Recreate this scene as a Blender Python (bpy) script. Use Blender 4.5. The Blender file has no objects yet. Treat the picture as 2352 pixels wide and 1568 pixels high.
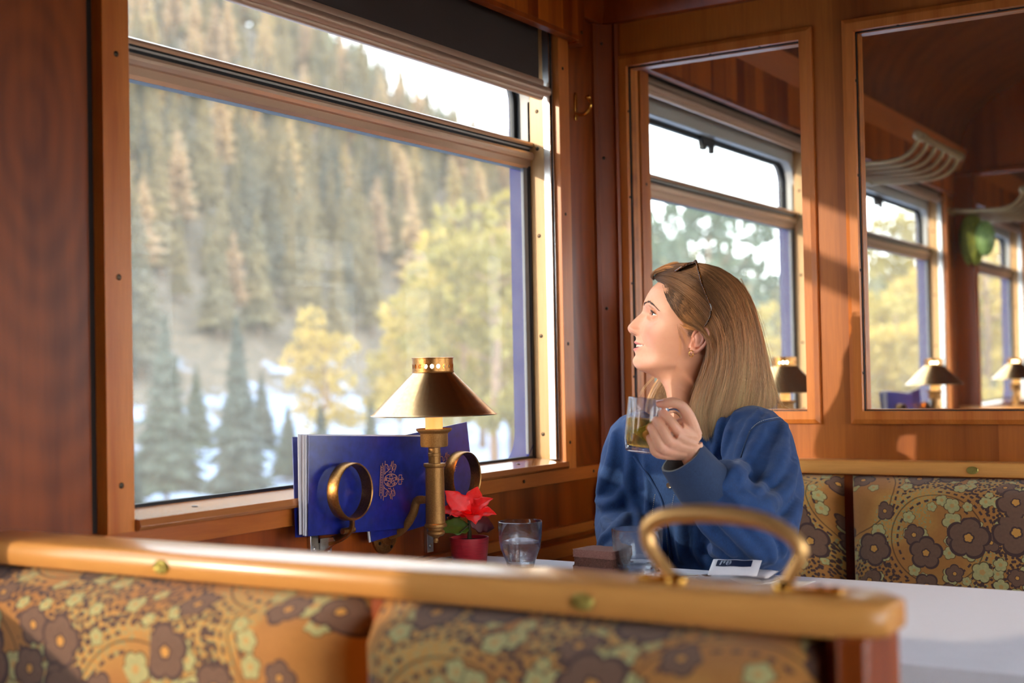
import bpy, bmesh, math, random
SUN_E=2.6; SKY_E=3.6; EXPO=0.50
import numpy as np
from mathutils import Vector, Matrix, Euler, noise
from math import sin, cos, pi, radians, sqrt, atan2, exp
SC = bpy.context.scene
COL = SC.collection
random.seed(7)

# ---------------------------------------------------------------- camera numbers (measured from the photograph)
CAM_H = 1.125
YAW, PIT, ROL, FPX = 0.553373, 0.0226184, -0.0190651, 3097.1
_F = Vector((cos(YAW)*cos(PIT), sin(YAW)*cos(PIT), sin(PIT)))
_R = Vector((sin(YAW), -cos(YAW), 0))
_U = _R.cross(_F)
CR = _R*cos(ROL) + _U*sin(ROL)
CU = -_R*sin(ROL) + _U*cos(ROL)
CF = _F
def at(px, py, t):
    """world point of a sight line at distance t, used only to measure where a thing stands"""
    return Vector((0, 0, CAM_H)) + t*(CF + CR*((px-1176)/FPX) - CU*((py-784)/FPX))

# ---------------------------------------------------------------- mesh helpers
class MB:
    def __init__(s):
        s.v = []; s.f = []; s.m = []
    def add(s, vs, fs, mi=0):
        b = len(s.v)
        s.v += [tuple(v) for v in vs]
        s.f += [tuple(b+i for i in f) for f in fs]
        s.m += [mi]*len(fs)
        return s
    def box(s, x0, x1, y0, y1, z0, z1, mi=0):
        return s.add([(x0,y0,z0),(x1,y0,z0),(x1,y1,z0),(x0,y1,z0),(x0,y0,z1),(x1,y0,z1),(x1,y1,z1),(x0,y1,z1)],
                     [(0,3,2,1),(4,5,6,7),(0,1,5,4),(1,2,6,5),(2,3,7,6),(3,0,4,7)], mi)
    def obox(s, c, ax, ay, az, mi=0):
        c, ax, ay, az = map(Vector, (c, ax, ay, az))
        vs = [c+ax*a+ay*b+az*d for d in (-1,1) for a,b in ((-1,-1),(1,-1),(1,1),(-1,1))]
        return s.add(vs, [(0,3,2,1),(4,5,6,7),(0,1,5,4),(1,2,6,5),(2,3,7,6),(3,0,4,7)], mi)
    def prism(s, prof, axis, a0, a1, mi=0):
        """extrude a closed 2-D outline; axis x: (y,z), y: (x,z), z: (x,y)"""
        def P(p, a):
            return (a,p[0],p[1]) if axis=='x' else (p[0],a,p[1]) if axis=='y' else (p[0],p[1],a)
        n = len(prof)
        vs = [P(p,a0) for p in prof]+[P(p,a1) for p in prof]
        fs = [(i,(i+1)%n,n+(i+1)%n,n+i) for i in range(n)]+[tuple(range(n))[::-1], tuple(range(n,2*n))]
        return s.add(vs, fs, mi)
    def frames(s, pts):
        pts = [Vector(p) for p in pts]
        T = []
        for i in range(len(pts)):
            a = pts[max(i-1,0)]; b = pts[min(i+1,len(pts)-1)]
            t = (b-a)
            T.append(t.normalized() if t.length>1e-9 else Vector((0,0,1)))
        n = T[0].orthogonal().normalized(); out = []
        for i, t in enumerate(T):
            n = (n-t*n.dot(t))
            n = n.normalized() if n.length>1e-6 else t.orthogonal().normalized()
            out.append((pts[i], t, n, t.cross(n)))
        return out
    def tube(s, pts, r, seg=12, mi=0, cap=True, ell=None, up=None):
        fr = s.frames(pts); k = len(fr); vs = []; fs = []
        for i,(p,t,n,b) in enumerate(fr):
            if up is not None:
                u = Vector(up); u = (u-t*u.dot(t)).normalized(); n = u; b = t.cross(n)
            rr = r[i] if isinstance(r,(list,tuple)) else r
            ra, rb = (rr,rr) if ell is None else (rr*ell[0], rr*ell[1])
            for j in range(seg):
                a = 2*pi*j/seg
                vs.append(p+n*(cos(a)*ra)+b*(sin(a)*rb))
        for i in range(k-1):
            for j in range(seg):
                a=i*seg+j; c=i*seg+(j+1)%seg
                fs.append((a,c,c+seg,a+seg))
        if cap:
            fs += [tuple(range(seg))[::-1], tuple(range((k-1)*seg,k*seg))]
        return s.add(vs, fs, mi)
    def lathe(s, prof, c=(0,0,0), seg=32, mi=0, M=None, closed=False):
        """prof: (radius, height) turned about +z through c"""
        vs=[]; fs=[]; c=Vector(c)
        for r,h in prof:
            for j in range(seg):
                a=2*pi*j/seg; p=Vector((r*cos(a),r*sin(a),h))
                vs.append((M@p if M else p)+c)
        k=len(prof)
        for i in range(k-1 if not closed else k):
            i2=(i+1)%k
            for j in range(seg):
                fs.append((i*seg+j, i*seg+(j+1)%seg, i2*seg+(j+1)%seg, i2*seg+j))
        if not closed:
            if prof[0][0]>1e-6: fs.append(tuple(range(seg))[::-1])
            if prof[-1][0]>1e-6: fs.append(tuple(range((k-1)*seg,k*seg)))
        return s.add(vs, fs, mi)
    def ellipsoid(s, c, r, nu=20, nv=12, mi=0, M=None):
        vs=[]; fs=[]; c=Vector(c)
        for i in range(nv+1):
            ph=pi*i/nv
            for j in range(nu):
                a=2*pi*j/nu; p=Vector((r[0]*sin(ph)*cos(a), r[1]*sin(ph)*sin(a), r[2]*cos(ph)))
                vs.append((M@p if M else p)+c)
        for i in range(nv):
            for j in range(nu):
                fs.append((i*nu+j,(i+1)*nu+j,(i+1)*nu+(j+1)%nu,i*nu+(j+1)%nu))
        return s.add(vs, fs, mi)
    def grid(s, fn, nu, nv, mi=0, wrapu=False):
        vs=[fn(i/(nu-1 if not wrapu else nu), j/(nv-1)) for j in range(nv) for i in range(nu)]
        fs=[]
        for j in range(nv-1):
            for i in range(nu if wrapu else nu-1):
                i2=(i+1)%nu
                fs.append((j*nu+i, j*nu+i2, (j+1)*nu+i2, (j+1)*nu+i))
        return s.add(vs, fs, mi)
    def ringplate(s, outer, inner, axis, a0, a1, mi=0):
        """plate with a hole: two outlines with the same number of points"""
        n=len(outer)
        def P(p,a): return (a,p[0],p[1]) if axis=='x' else (p[0],a,p[1]) if axis=='y' else (p[0],p[1],a)
        vs=[P(p,a0) for p in outer]+[P(p,a0) for p in inner]+[P(p,a1) for p in outer]+[P(p,a1) for p in inner]
        fs=[]
        for i in range(n):
            j=(i+1)%n
            fs+=[(i,j,n+j,n+i),(2*n+i,3*n+i,3*n+j,2*n+j),(n+i,n+j,3*n+j,3*n+i),(i,2*n+i,2*n+j,j)]
        return s.add(vs,fs,mi)

def obj(name, mb, mats, parent=None, bevel=0, seg=2, smooth=35, sub=0, solid=0, clean=True):
    me = bpy.data.meshes.new(name)
    off = Vector(parent['_w']) if parent is not None and '_w' in parent else Vector((0,0,0))
    if isinstance(mb, bpy.types.Mesh):
        me = mb
        if off.length>0: me.transform(Matrix.Translation(-off))
    else:
        vs = [(v[0]-off.x, v[1]-off.y, v[2]-off.z) for v in mb.v]
        me.from_pydata(vs, [], mb.f)
        me.polygons.foreach_set('material_index', mb.m)
    if not isinstance(mats,(list,tuple)): mats=[mats]
    for m in mats: me.materials.append(m)
    if clean:
        bm=bmesh.new(); bm.from_mesh(me)
        bmesh.ops.remove_doubles(bm, verts=bm.verts, dist=1e-6)
        bmesh.ops.recalc_face_normals(bm, faces=bm.faces)
        bm.to_mesh(me); bm.free()
    if smooth:
        me.polygons.foreach_set('use_smooth',[True]*len(me.polygons))
        if smooth<180: me.set_sharp_from_angle(angle=radians(smooth))
    o = bpy.data.objects.new(name, me); COL.objects.link(o)
    if parent is not None:
        o.parent = parent
        w = off
        o['_w'] = tuple(w)
    if sub:
        m=o.modifiers.new('sub','SUBSURF'); m.levels=sub; m.render_levels=sub
    if solid:
        m=o.modifiers.new('sol','SOLIDIFY'); m.thickness=solid; m.offset=0
    if bevel:
        m=o.modifiers.new('bev','BEVEL'); m.width=bevel; m.segments=seg; m.limit_method='ANGLE'; m.angle_limit=radians(40)
        m.harden_normals=False
    return o

def thing(name, label, cat, loc=(0,0,0), group=None):
    o = bpy.data.objects.new(name, None); COL.objects.link(o)
    o.location = loc; o['_w'] = tuple(loc); o['label']=label; o['category']=cat
    o.empty_display_size=.05
    if group: o['group']=group
    return o
def tag(o, label, cat, group=None, kind=None):
    o['label']=label; o['category']=cat
    if group: o['group']=group
    if kind: o['kind']=kind
    return o
def struct(name, mb, mats, parent=None, **k):
    o = obj(name, mb, mats, parent, **k)
    if parent is None: o['kind']='structure'
    return o
def structroot(name, loc):
    o = bpy.data.objects.new(name, None); COL.objects.link(o)
    o.location=loc; o['_w']=tuple(loc); o['kind']='structure'; o.empty_display_size=.05
    return o
def dup(root, d, label=None, group=None, rotz=0):
    r = root.copy(); COL.objects.link(r)
    r.location = root.location + Vector(d)
    if rotz: r.rotation_euler=(0,0,root.rotation_euler.z+rotz)
    if label: r['label']=label
    if group: r['group']=group
    for ch in list(root.children):
        c=ch.copy(); COL.objects.link(c); c.parent=r
        for g in list(ch.children):
            e=g.copy(); COL.objects.link(e); e.parent=c
    return r
def rrect(x0,x1,z0,z1,r,n=8):
    out=[]
    for cx,cz,a0 in ((x1-r,z1-r,0),(x0+r,z1-r,90),(x0+r,z0+r,180),(x1-r,z0+r,270)):
        for i in range(n+1):
            a=radians(a0+90*i/n); out.append((cx+r*cos(a), cz+r*sin(a)))
    return out
def rectlike(x0,x1,z0,z1,n=8):
    out=[]
    for cx,cz in ((x1,z1),(x0,z1),(x0,z0),(x1,z0)):
        out += [(cx,cz)]*(n+1)
    return out
def smoothpath(pts, n=6):
    P=[Vector(p) for p in pts]; out=[]
    for i in range(len(P)-1):
        p0=P[max(i-1,0)];p1=P[i];p2=P[i+1];p3=P[min(i+2,len(P)-1)]
        for k in range(n):
            t=k/n
            out.append(0.5*((2*p1)+(p2-p0)*t+(2*p0-5*p1+4*p2-p3)*t*t+(3*p1-p0-3*p2+p3)*t*t*t))
    out.append(P[-1]); return out
def interp(x, tab):
    xs=[a for a,_ in tab]; ys=[b for _,b in tab]
    return float(np.interp(x, xs, ys))

# ---------------------------------------------------------------- materials
class NT:
    def __init__(s, name):
        s.mat=bpy.data.materials.new(name); s.mat.use_nodes=True
        s.nt=s.mat.node_tree; s.nt.nodes.clear()
        s.out=s.nt.nodes.new('ShaderNodeOutputMaterial')
    def n(s, typ, ins=None, **props):
        nd=s.nt.nodes.new('ShaderNode'+typ)
        for k,v in props.items(): setattr(nd,k,v)
        if ins:
            for k,v in ins.items():
                if isinstance(v, bpy.types.NodeSocket): s.nt.links.new(v, nd.inputs[k])
                elif v is not None: nd.inputs[k].default_value=v
        return nd
    def m(s, op, a, b=None, c=None):
        nd=s.nt.nodes.new('ShaderNodeMath'); nd.operation=op
        for i,v in enumerate((a,b,c)):
            if v is None: continue
            if isinstance(v, bpy.types.NodeSocket): s.nt.links.new(v, nd.inputs[i])
            else: nd.inputs[i].default_value=v
        return nd.outputs[0]
    def mix(s, f, a, b, blend='MIX'):
        nd=s.nt.nodes.new('ShaderNodeMix'); nd.data_type='RGBA'; nd.blend_type=blend
        for i,v in ((0,f),(6,a),(7,b)):
            if isinstance(v, bpy.types.NodeSocket): s.nt.links.new(v, nd.inputs[i])
            else: nd.inputs[i].default_value = v if i==0 else (*v,1) if len(v)==3 else v
        return nd.outputs[2]
    def ramp(s, f, stops, interp='LINEAR'):
        nd=s.nt.nodes.new('ShaderNodeValToRGB'); nd.color_ramp.interpolation=interp
        el=nd.color_ramp.elements
        el[0].position=stops[0][0]; el[0].color=(*stops[0][1],1)
        el[1].position=stops[-1][0]; el[1].color=(*stops[-1][1],1)
        for p,c in stops[1:-1]:
            e=el.new(p); e.color=(*c,1)
        s.nt.links.new(f, nd.inputs[0]); return nd.outputs[0]
    def coords(s, scale=(1,1,1), rot=(0,0,0), loc=(0,0,0)):
        tc=s.n('TexCoord')
        mp=s.n('Mapping', {'Vector':tc.outputs['Object'],'Scale':scale,'Rotation':rot,'Location':loc})
        return mp.outputs[0]
    def surf(s, sh): s.nt.links.new(sh, s.out.inputs['Surface']); return s.mat
    def bump(s, h, strength=.3, dist=.002):
        return s.n('Bump', {'Height':h,'Strength':strength,'Distance':dist}).outputs[0]
    def bsdf(s, col, rough=.5, metal=0, normal=None, **kw):
        ins={'Base Color':col if isinstance(col,bpy.types.NodeSocket) else (*col,1),'Roughness':rough,'Metallic':metal}
        if normal is not None: ins['Normal']=normal
        for k,v in kw.items(): ins[k.replace('_',' ')]=v
        return s.n('BsdfPrincipled', ins).outputs[0]
def L(*c):
    """sRGB 0-255 to linear"""
    return tuple(((x/255)/12.92 if x/255<=.04045 else ((x/255+.055)/1.055)**2.4) for x in c)
def simple(name, col, rough=.5, metal=0, **kw):
    t=NT(name); return t.surf(t.bsdf(col, rough, metal, **kw))
def wood(name, dark, light, axis='z', scale=1.0, rough=.33, figure=.25, coat=.08, stripes=0):
    """veneer: long stretched grain along one axis"""
    t=NT(name)
    st={'z':(22,22,1.3),'x':(1.3,22,22),'y':(22,1.3,22)}[axis]
    st=tuple(a*scale for a in st)
    co=t.coords(scale=st)
    n1=t.n('TexNoise',{'Vector':co,'Scale':1.0,'Detail':6.0,'Roughness':.6,'Distortion':.4}).outputs[0]
    st2={'z':(3,3,.8),'x':(.8,3,3),'y':(3,.8,3)}[axis]
    n2=t.n('TexNoise',{'Vector':t.coords(scale=tuple(a*scale for a in st2)),'Scale':1.0,'Detail':3.0,'Distortion':1.2}).outputs[0]
    w=t.n('TexWave',{'Vector':t.coords(scale=tuple(a*.35*scale for a in st2)),'Scale':3.0,'Distortion':9.0,'Detail':2.0,'Detail Scale':.7},wave_type='RINGS',rings_direction=axis.upper()).outputs[1]
    f=t.m('ADD', t.m('MULTIPLY',n1,.55), t.m('MULTIPLY',n2,.45-figure*.3))
    f=t.m('ADD', f, t.m('MULTIPLY',w,figure))
    if stripes:
        sx={'z':(stripes,stripes,.01),'x':(.01,stripes,stripes),'y':(stripes,.01,stripes)}[axis]
        vo=t.n('TexVoronoi',{'Vector':t.coords(scale=sx),'Scale':1.0},feature='F1').outputs['Color']
        sp=t.n('SeparateColor',{0:vo}).outputs[0]
        f=t.m('ADD',f,t.m('MULTIPLY',t.m('SUBTRACT',sp,.5),.55))
    c=t.ramp(f,[(.28,dark),(.5,tuple((a*.5+b*.5) for a,b in zip(dark,light))),(.78,light)])
    fine=t.n('TexNoise',{'Vector':t.coords(scale=tuple(a*9*scale for a in st)),'Scale':1.0,'Detail':2.0}).outputs[0]
    c=t.mix(t.m('MULTIPLY',fine,.35),c,tuple(a*.6 for a in dark),'MIX')
    return t.surf(t.bsdf(c, rough, 0, t.bump(fine,.06,.001), Coat_Weight=coat, Coat_Roughness=.18, Specular_IOR_Level=.35))

M={}
M['wood_panel']=wood('cherry_panel', L(92,30,2), L(176,82,20), 'z', 1.0, .38, .22)
M['wood_crown']=wood('cherry_crown_cut', L(80,28,2), L(152,66,16), 'z', .8, .38, .6)
def crownwood():
    t=NT('crown_cut_veneer')
    se=t.n('SeparateXYZ',{0:t.coords((1,1,1))}).outputs
    x=t.m('SUBTRACT',t.m('MODULO',t.m('ADD',se[0],3.66),1.83),1.285)      # the same leaf on every pier
    nz=t.n('TexNoise',{'Vector':t.coords((5,5,1.6)),'Scale':1.0,'Detail':3.0}).outputs[0]
    fn=t.n('TexNoise',{'Vector':t.coords((30,30,2.2)),'Scale':1.0,'Detail':5.0}).outputs[0]
    z=t.m('SUBTRACT',se[2],1.50)
    d=t.m('SQRT',t.m('ADD',t.m('POWER',t.m('MULTIPLY',x,2.3),2.0),t.m('POWER',z,2.0)))
    w=t.m('SINE',t.m('ADD',t.m('MULTIPLY',d,90.0),t.m('MULTIPLY',nz,14.0)))
    f=t.m('ADD',t.m('MULTIPLY',w,.040),t.m('ADD',t.m('MULTIPLY',fn,.5),t.m('MULTIPLY',nz,.45)))
    c=t.ramp(f,[(.22,L(84,30,4)),(.72,L(160,76,20))])
    return t.surf(t.bsdf(c,.38,0,Coat_Weight=.08,Coat_Roughness=.18,Specular_IOR_Level=.35))
M['wood_crown']=crownwood()
M['wood_frame']=wood('cherry_frame', L(172,80,22), L(230,142,66), 'z', 1.4, .35, .1)
M['wood_framex']=wood('cherry_frame_level', L(150,68,20), L(212,122,52), 'x', 1.4, .35, .1)
M['wood_framey']=wood('cherry_frame_across', L(150,72,22), L(212,130,58), 'y', 1.4, .35, .1)
M['wood_part']=wood('partition_veneer', L(120,54,12), L(196,112,42), 'z', 1.0, .4, .2, stripes=2.0)
M['wood_pelmet']=wood('pelmet_veneer', L(128,48,6), L(214,112,30), 'z', 1.0, .4, .1, stripes=14)
M['wood_beam']=wood('orange_beam', L(176,88,28), L(214,120,48), 'x', .8, .4, .1)
M['wood_vault']=wood('vault_veneer', L(84,34,6), L(150,76,26), 'y', .8, .4, .10)
M['wood_rail']=wood('maple_rail', L(204,130,58), L(236,172,98), 'y', 1.2, .28, .08, .35)
M['wood_jamb']=wood('pale_jamb', L(200,140,78), L(240,192,128), 'z', 1.2, .4, .1)
M['wood_sill']=wood('varnished_sill', L(150,80,40), L(196,126,74), 'x', 1.2, .16, .1, .6)
M['dark_gap']=simple('dark_gap', L(26,12,6), .8)
M['steel']=simple('brushed_steel', L(206,204,200), .25, 1)
M['bronze']=simple('bronze_aluminium', L(212,176,146), .36, .75)
M['bronze_light']=simple('satin_aluminium', L(236,206,176), .34, .75)
M['blindbar']=simple('blind_bar_metal', L(196,166,142), .38, .5)
M['rubber']=simple('black_rubber', L(18,20,26), .6)
M['greyrub']=simple('grey_brush_seal', L(120,120,122), .7)
M['whitepaint']=simple('white_painted_metal', L(190,186,178), .45)
M['bluepaint']=simple('blue_painted_body', L(26,30,92), .8, 0, Specular_IOR_Level=.1)
M['screw']=simple('dark_screw', L(70,58,46), .35, .9)
M['handlebrass']=simple('satin_brass', L(222,172,108), .42, .8)
M['brass']=simple('polished_brass', L(214,160,72), .22, 1)
t=NT('aged_brass')
nn=t.n('TexNoise',{'Vector':t.coords((60,60,60)),'Detail':4.0}).outputs[0]
M['agedbrass']=t.surf(t.bsdf(t.ramp(nn,[(.3,L(150,104,56)),(.7,L(184,132,76))]),t.m('ADD',t.m('MULTIPLY',nn,.2),.25),.95))
t=NT('matt_gold_lacquer')
nn=t.n('TexNoise',{'Vector':t.coords((90,90,90)),'Detail':3.0}).outputs[0]
M['goldlacquer']=t.surf(t.bsdf(t.ramp(nn,[(.3,L(150,102,50)),(.7,L(178,128,70))]),.45,.65))
t=NT('blind_fabric')
wv=t.n('TexNoise',{'Vector':t.coords((900,900,900)),'Detail':1.0}).outputs[0]
M['blind']=t.surf(t.bsdf(t.ramp(wv,[(.3,L(44,36,34)),(.7,L(74,62,58))]),.9))
# window glass: clear, reflecting at glancing angles, with dust that scatters a little light
def glass(name, dust, speck=.0):
    t=NT(name)
    bf=t.n('NewGeometry').outputs['Backfacing']
    ior=t.m('ADD',1.45,t.m('MULTIPLY',bf,1/1.45-1.45))
    fr=t.m('MULTIPLY',t.n('Fresnel',{'IOR':ior}).outputs[0],.10)
    tr=t.n('BsdfTransparent',{'Color':(.97,.985,.98,1)}).outputs[0]
    gl=t.n('BsdfGlossy',{'Roughness':.01,'Color':(1,1,1,1)}).outputs[0]
    a=t.n('MixShader',{0:fr,1:tr,2:gl}).outputs[0]
    dd=t.n('AddShader',{0:t.n('BsdfDiffuse',{'Color':(.84,.77,.62,1)}).outputs[0],1:t.n('BsdfTranslucent',{'Color':(.84,.77,.62,1)}).outputs[0]}).outputs[0]
    n=t.n('TexNoise',{'Vector':t.coords((3,3,3)),'Detail':5.0}).outputs[0]
    f=t.m('MULTIPLY',t.m('ADD',t.m('MULTIPLY',n,.8),.6),dust)
    if speck:
        vo=t.n('TexVoronoi',{'Vector':t.coords((150,150,150)),'Scale':1.0}).outputs[0]
        dots=t.m('LESS_THAN',vo,.16)
        n3=t.n('TexNoise',{'Vector':t.coords((2.2,2.2,2.2)),'Detail':3.0}).outputs[0]
        f=t.m('ADD',f,t.m('MULTIPLY',t.m('MULTIPLY',dots,t.m('GREATER_THAN',n3,.5)),speck))
    return t.surf(t.n('MixShader',{0:f,1:a,2:dd}).outputs[0])
M['glass']=glass('window_glass',.05)
M['glass_up']=glass('dusty_upper_glass',.06,.07)
M['glass_in']=glass('inner_partition_glass',.006)
def thin(name,col,refl=1.0,rough=.0):
    t=NT(name)
    bf=t.n('NewGeometry').outputs['Backfacing']
    ior=t.m('ADD',1.5,t.m('MULTIPLY',bf,1/1.5-1.5))
    fr=t.m('MULTIPLY',t.n('Fresnel',{'IOR':ior}).outputs[0],refl)
    a=t.n('MixShader',{0:fr,1:t.n('BsdfTransparent',{'Color':(*col,1)}).outputs[0],2:t.n('BsdfGlossy',{'Roughness':rough,'Color':(1,1,1,1)}).outputs[0]}).outputs[0]
    return t,a
t,a_=thin('drinking_glass',(.96,.975,.98)); g_=t.n('BsdfGlass',{'Roughness':0.0,'IOR':1.45,'Color':(.98,.99,1,1)}).outputs[0]
M['tumbler']=t.surf(t.n('MixShader',{0:.82,1:a_,2:g_}).outputs[0])
t,a_=thin('water',(.95,.97,1.0)); g_=t.n('BsdfGlass',{'Roughness':0.0,'IOR':1.33,'Color':(.97,.98,1,1)}).outputs[0]
M['water']=t.surf(t.n('MixShader',{0:.85,1:a_,2:g_}).outputs[0])
t,a_=thin('green_tea',(.96,.78,.36),.6)
M['tea']=t.surf(t.n('MixShader',{0:.10,1:a_,2:t.bsdf((.62,.36,.06),.4)}).outputs[0])
# white linen
t=NT('white_linen')
n=t.n('TexNoise',{'Vector':t.coords((5,5,5)),'Detail':2.0}).outputs[0]
n2=t.n('TexNoise',{'Vector':t.coords((900,900,900)),'Detail':1.0}).outputs[0]
M['linen']=t.surf(t.bsdf(L(226,220,228),.75,0,t.bump(t.m('ADD',n,t.m('MULTIPLY',n2,.02)),.25,.01)))
M['white']=simple('white_card', L(232,230,226), .6)
# ---------------------------------------------------------------- moquette with embroidered flowers (pattern lies in the y-z plane of a seat back)
def fabric():
    t=NT('flower_moquette')
    tc=t.n('TexCoord').outputs['Object']
    se=t.n('SeparateXYZ',{0:tc}).outputs
    # pull the depth axis in so that rounded sides carry the pattern round
    y=t.m('ADD',se[1],0.0); z=t.m('ADD',se[2],t.m('MULTIPLY',se[0],.5))
    v=t.n('CombineXYZ',{0:y,1:z,2:0.0}).outputs[0]
    nz=t.n('TexNoise',{'Vector':v,'Scale':160.0,'Detail':1.0}).outputs[0]
    def layer(scale, R, petals, density, shift, lobed=.3):
        mp=t.n('Mapping',{'Vector':v,'Scale':(scale,scale,scale),'Location':shift}).outputs[0]
        vo=t.n('TexVoronoi',{'Vector':mp,'Scale':1.0,'Randomness':.75},feature='F1',voronoi_dimensions='2D')
        d=t.n('VectorMath',{0:mp,1:vo.outputs['Position']},operation='SUBTRACT').outputs[0]
        s=t.n('SeparateXYZ',{0:d}).outputs
        rc=t.n('SeparateColor',{0:vo.outputs['Color']}).outputs
        ang=t.m('ADD',t.m('ARCTAN2',s[1],s[0]),t.m('MULTIPLY',rc[0],6.28))
        r=t.m('SQRT',t.m('ADD',t.m('MULTIPLY',s[0],s[0]),t.m('MULTIPLY',s[1],s[1])))
        lobe=t.m('ABSOLUTE',t.m('COSINE',t.m('MULTIPLY',ang,petals/2)))
        size=t.m('ADD',t.m('MULTIPLY',rc[1],R*.45),R*.7)
        edge=t.m('MULTIPLY',size,t.m('ADD',t.m('MULTIPLY',t.m('POWER',lobe,.6),lobed),1-lobed))
        q=t.m('DIVIDE',r,edge)
        on=t.m('LESS_THAN',rc[2],density)
        return q,on,r,rc
    gold=L(204,150,72); orange=L(182,120,54); dark=L(76,48,44); plum=L(126,90,68); mint=L(150,152,104); pale=L(204,184,120); cen=L(214,150,66)
    big=t.n('TexNoise',{'Vector':v,'Scale':7.0,'Detail':1.0}).outputs[0]
    col=t.ramp(big,[(.42,orange),(.56,gold)])
    col=t.mix(t.m('MULTIPLY',nz,.35),col,L(140,88,30))
    hgt=t.m('MULTIPLY',nz,.12)
    # scattered mint specks
    vs=t.n('TexVoronoi',{'Vector':v,'Scale':150.0},voronoi_dimensions='2D').outputs[0]
    sp=t.m('MULTIPLY',t.m('LESS_THAN',vs,.26),t.m('GREATER_THAN',big,.5))
    col=t.mix(sp,col,mint)
    # arcs: rings of dark dashes
    mp=t.n('Mapping',{'Vector':v,'Scale':(4.2,4.2,4.2),'Location':(.37,.21,0)}).outputs[0]
    vo=t.n('TexVoronoi',{'Vector':mp,'Scale':1.0,'Randomness':.7},voronoi_dimensions='2D')
    r=vo.outputs['Distance']
    d=t.n('VectorMath',{0:mp,1:vo.outputs['Position']},operation='SUBTRACT').outputs[0]
    s=t.n('SeparateXYZ',{0:d}).outputs
    a=t.m('ARCTAN2',s[1],s[0])
    for rr,w,k in ((.50,.012,46),(.455,.010,40),(.36,.010,30),(.54,.012,50)):
        ring=t.m('LESS_THAN',t.m('ABSOLUTE',t.m('SUBTRACT',r,rr)),w)
        dash=t.m('MULTIPLY',t.m('GREATER_THAN',t.m('SINE',t.m('MULTIPLY',a,k)),-.1),t.m('GREATER_THAN',t.n('TexNoise',{'Vector':v,'Scale':5.0+rr*7,'Detail':0.0}).outputs[0],.46))
        col=t.mix(t.m('MULTIPLY',ring,dash),col,dark)
    groove=t.m('LESS_THAN',t.m('ABSOLUTE',t.m('SUBTRACT',r,.415)),.006)
    col=t.mix(t.m('MULTIPLY',groove,.7),col,L(60,32,16))
    # dark confetti outside the rings
    vs2=t.n('TexVoronoi',{'Vector':v,'Scale':120.0},voronoi_dimensions='2D').outputs[0]
    cf=t.m('MULTIPLY',t.m('LESS_THAN',vs2,.38),t.m('GREATER_THAN',r,.50))
    col=t.mix(cf,col,dark)
    # small pale stitched flowers
    for sc,R,sh,den in ((26,.33,(0.3,.1,0),.5),(18,.34,(2.7,1.3,0),.25)):
        q,on,rr,rc=layer(sc,R,5,den,sh)
        f=t.m('MULTIPLY',t.m('LESS_THAN',q,1.0),on)
        ol=t.m('MULTIPLY',t.m('MULTIPLY',t.m('LESS_THAN',q,1.13),t.m('GREATER_THAN',q,1.0)),on)
        col=t.mix(t.m('MULTIPLY',ol,.75),col,L(52,34,14))
        col=t.mix(f,col,t.mix(nz,pale,mint))
        col=t.mix(t.m('MULTIPLY',t.m('LESS_THAN',q,.3),on),col,L(196,150,84))
        hgt=t.m('ADD',hgt,t.m('MULTIPLY',f,.5))
    # plum flowers, with dark rims and an ochre eye
    for sc,R,sh,den in ((15.5,.44,(5.1,3.3,0),.42),(9.6,.46,(1.9,7.7,0),.44)):
        q,on,rr,rc=layer(sc,R,5,den,sh,.26)
        f=t.m('MULTIPLY',t.m('LESS_THAN',q,1.0),on)
        rim=t.m('MULTIPLY',t.m('MULTIPLY',t.m('GREATER_THAN',q,.86),t.m('LESS_THAN',q,1.0)),on)
        col=t.mix(f,col,t.mix(t.m('MULTIPLY',nz,.5),plum,L(86,58,48)))
        col=t.mix(rim,col,dark)
        col=t.mix(t.m('MULTIPLY',t.m('LESS_THAN',q,.27),on),col,dark)
        col=t.mix(t.m('MULTIPLY',t.m('LESS_THAN',q,.19),on),col,cen)
        hgt=t.m('ADD',hgt,t.m('MULTIPLY',f,.15))
    return t.surf(t.bsdf(col,.85,0,t.bump(hgt,.7,.004),Sheen_Weight=.25,Sheen_Roughness=.5))
M['moquette']=fabric()
# ================================================================ the carriage
Y0=1.6            # inner face of the window wall
PITCH=1.83
XW0,XW1=1.45,2.785  # window opening of the bay at the table
XP=3.04           # face of the glazed bulkhead
def winx(k): return XW0+PITCH*k, XW1+PITCH*k
XMIN,XMAX=-1.6,10.4
YR=-1.1
KS=[-1,0,1,2,3]

def wall_with_holes(y0,y1,ks,extra=0.0):
    mb=MB()
    zs0,zs1=.8935,1.97
    xs=[XMIN]
    for k in ks:
        a,b=winx(k); xs+=[a-.03,b+.03]
    xs.append(XMAX)
    for i in range(0,len(xs),2):
        mb.box(xs[i],xs[i+1],y0,y1,0,2.12)
    for k in ks:
        a,b=winx(k); mb.box(a-.03,b+.03,y0,y1,0,zs0); mb.box(a-.03,b+.03,y0,y1,zs1,2.12)
    return mb
struct('wall_left', wall_with_holes(Y0,Y0+.068,KS), M['wood_panel'])
struct('wall_right', wall_with_holes(YR-.068,YR,KS), M['wood_panel'])
struct('wall_rear', MB().box(XMIN-.04,XMIN,YR-.07,Y0+.07,0,2.7), M['wood_panel'])
struct('wall_front', MB().box(XMAX,XMAX+.04,YR-.07,Y0+.07,0,2.7), M['wood_panel'])
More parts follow.
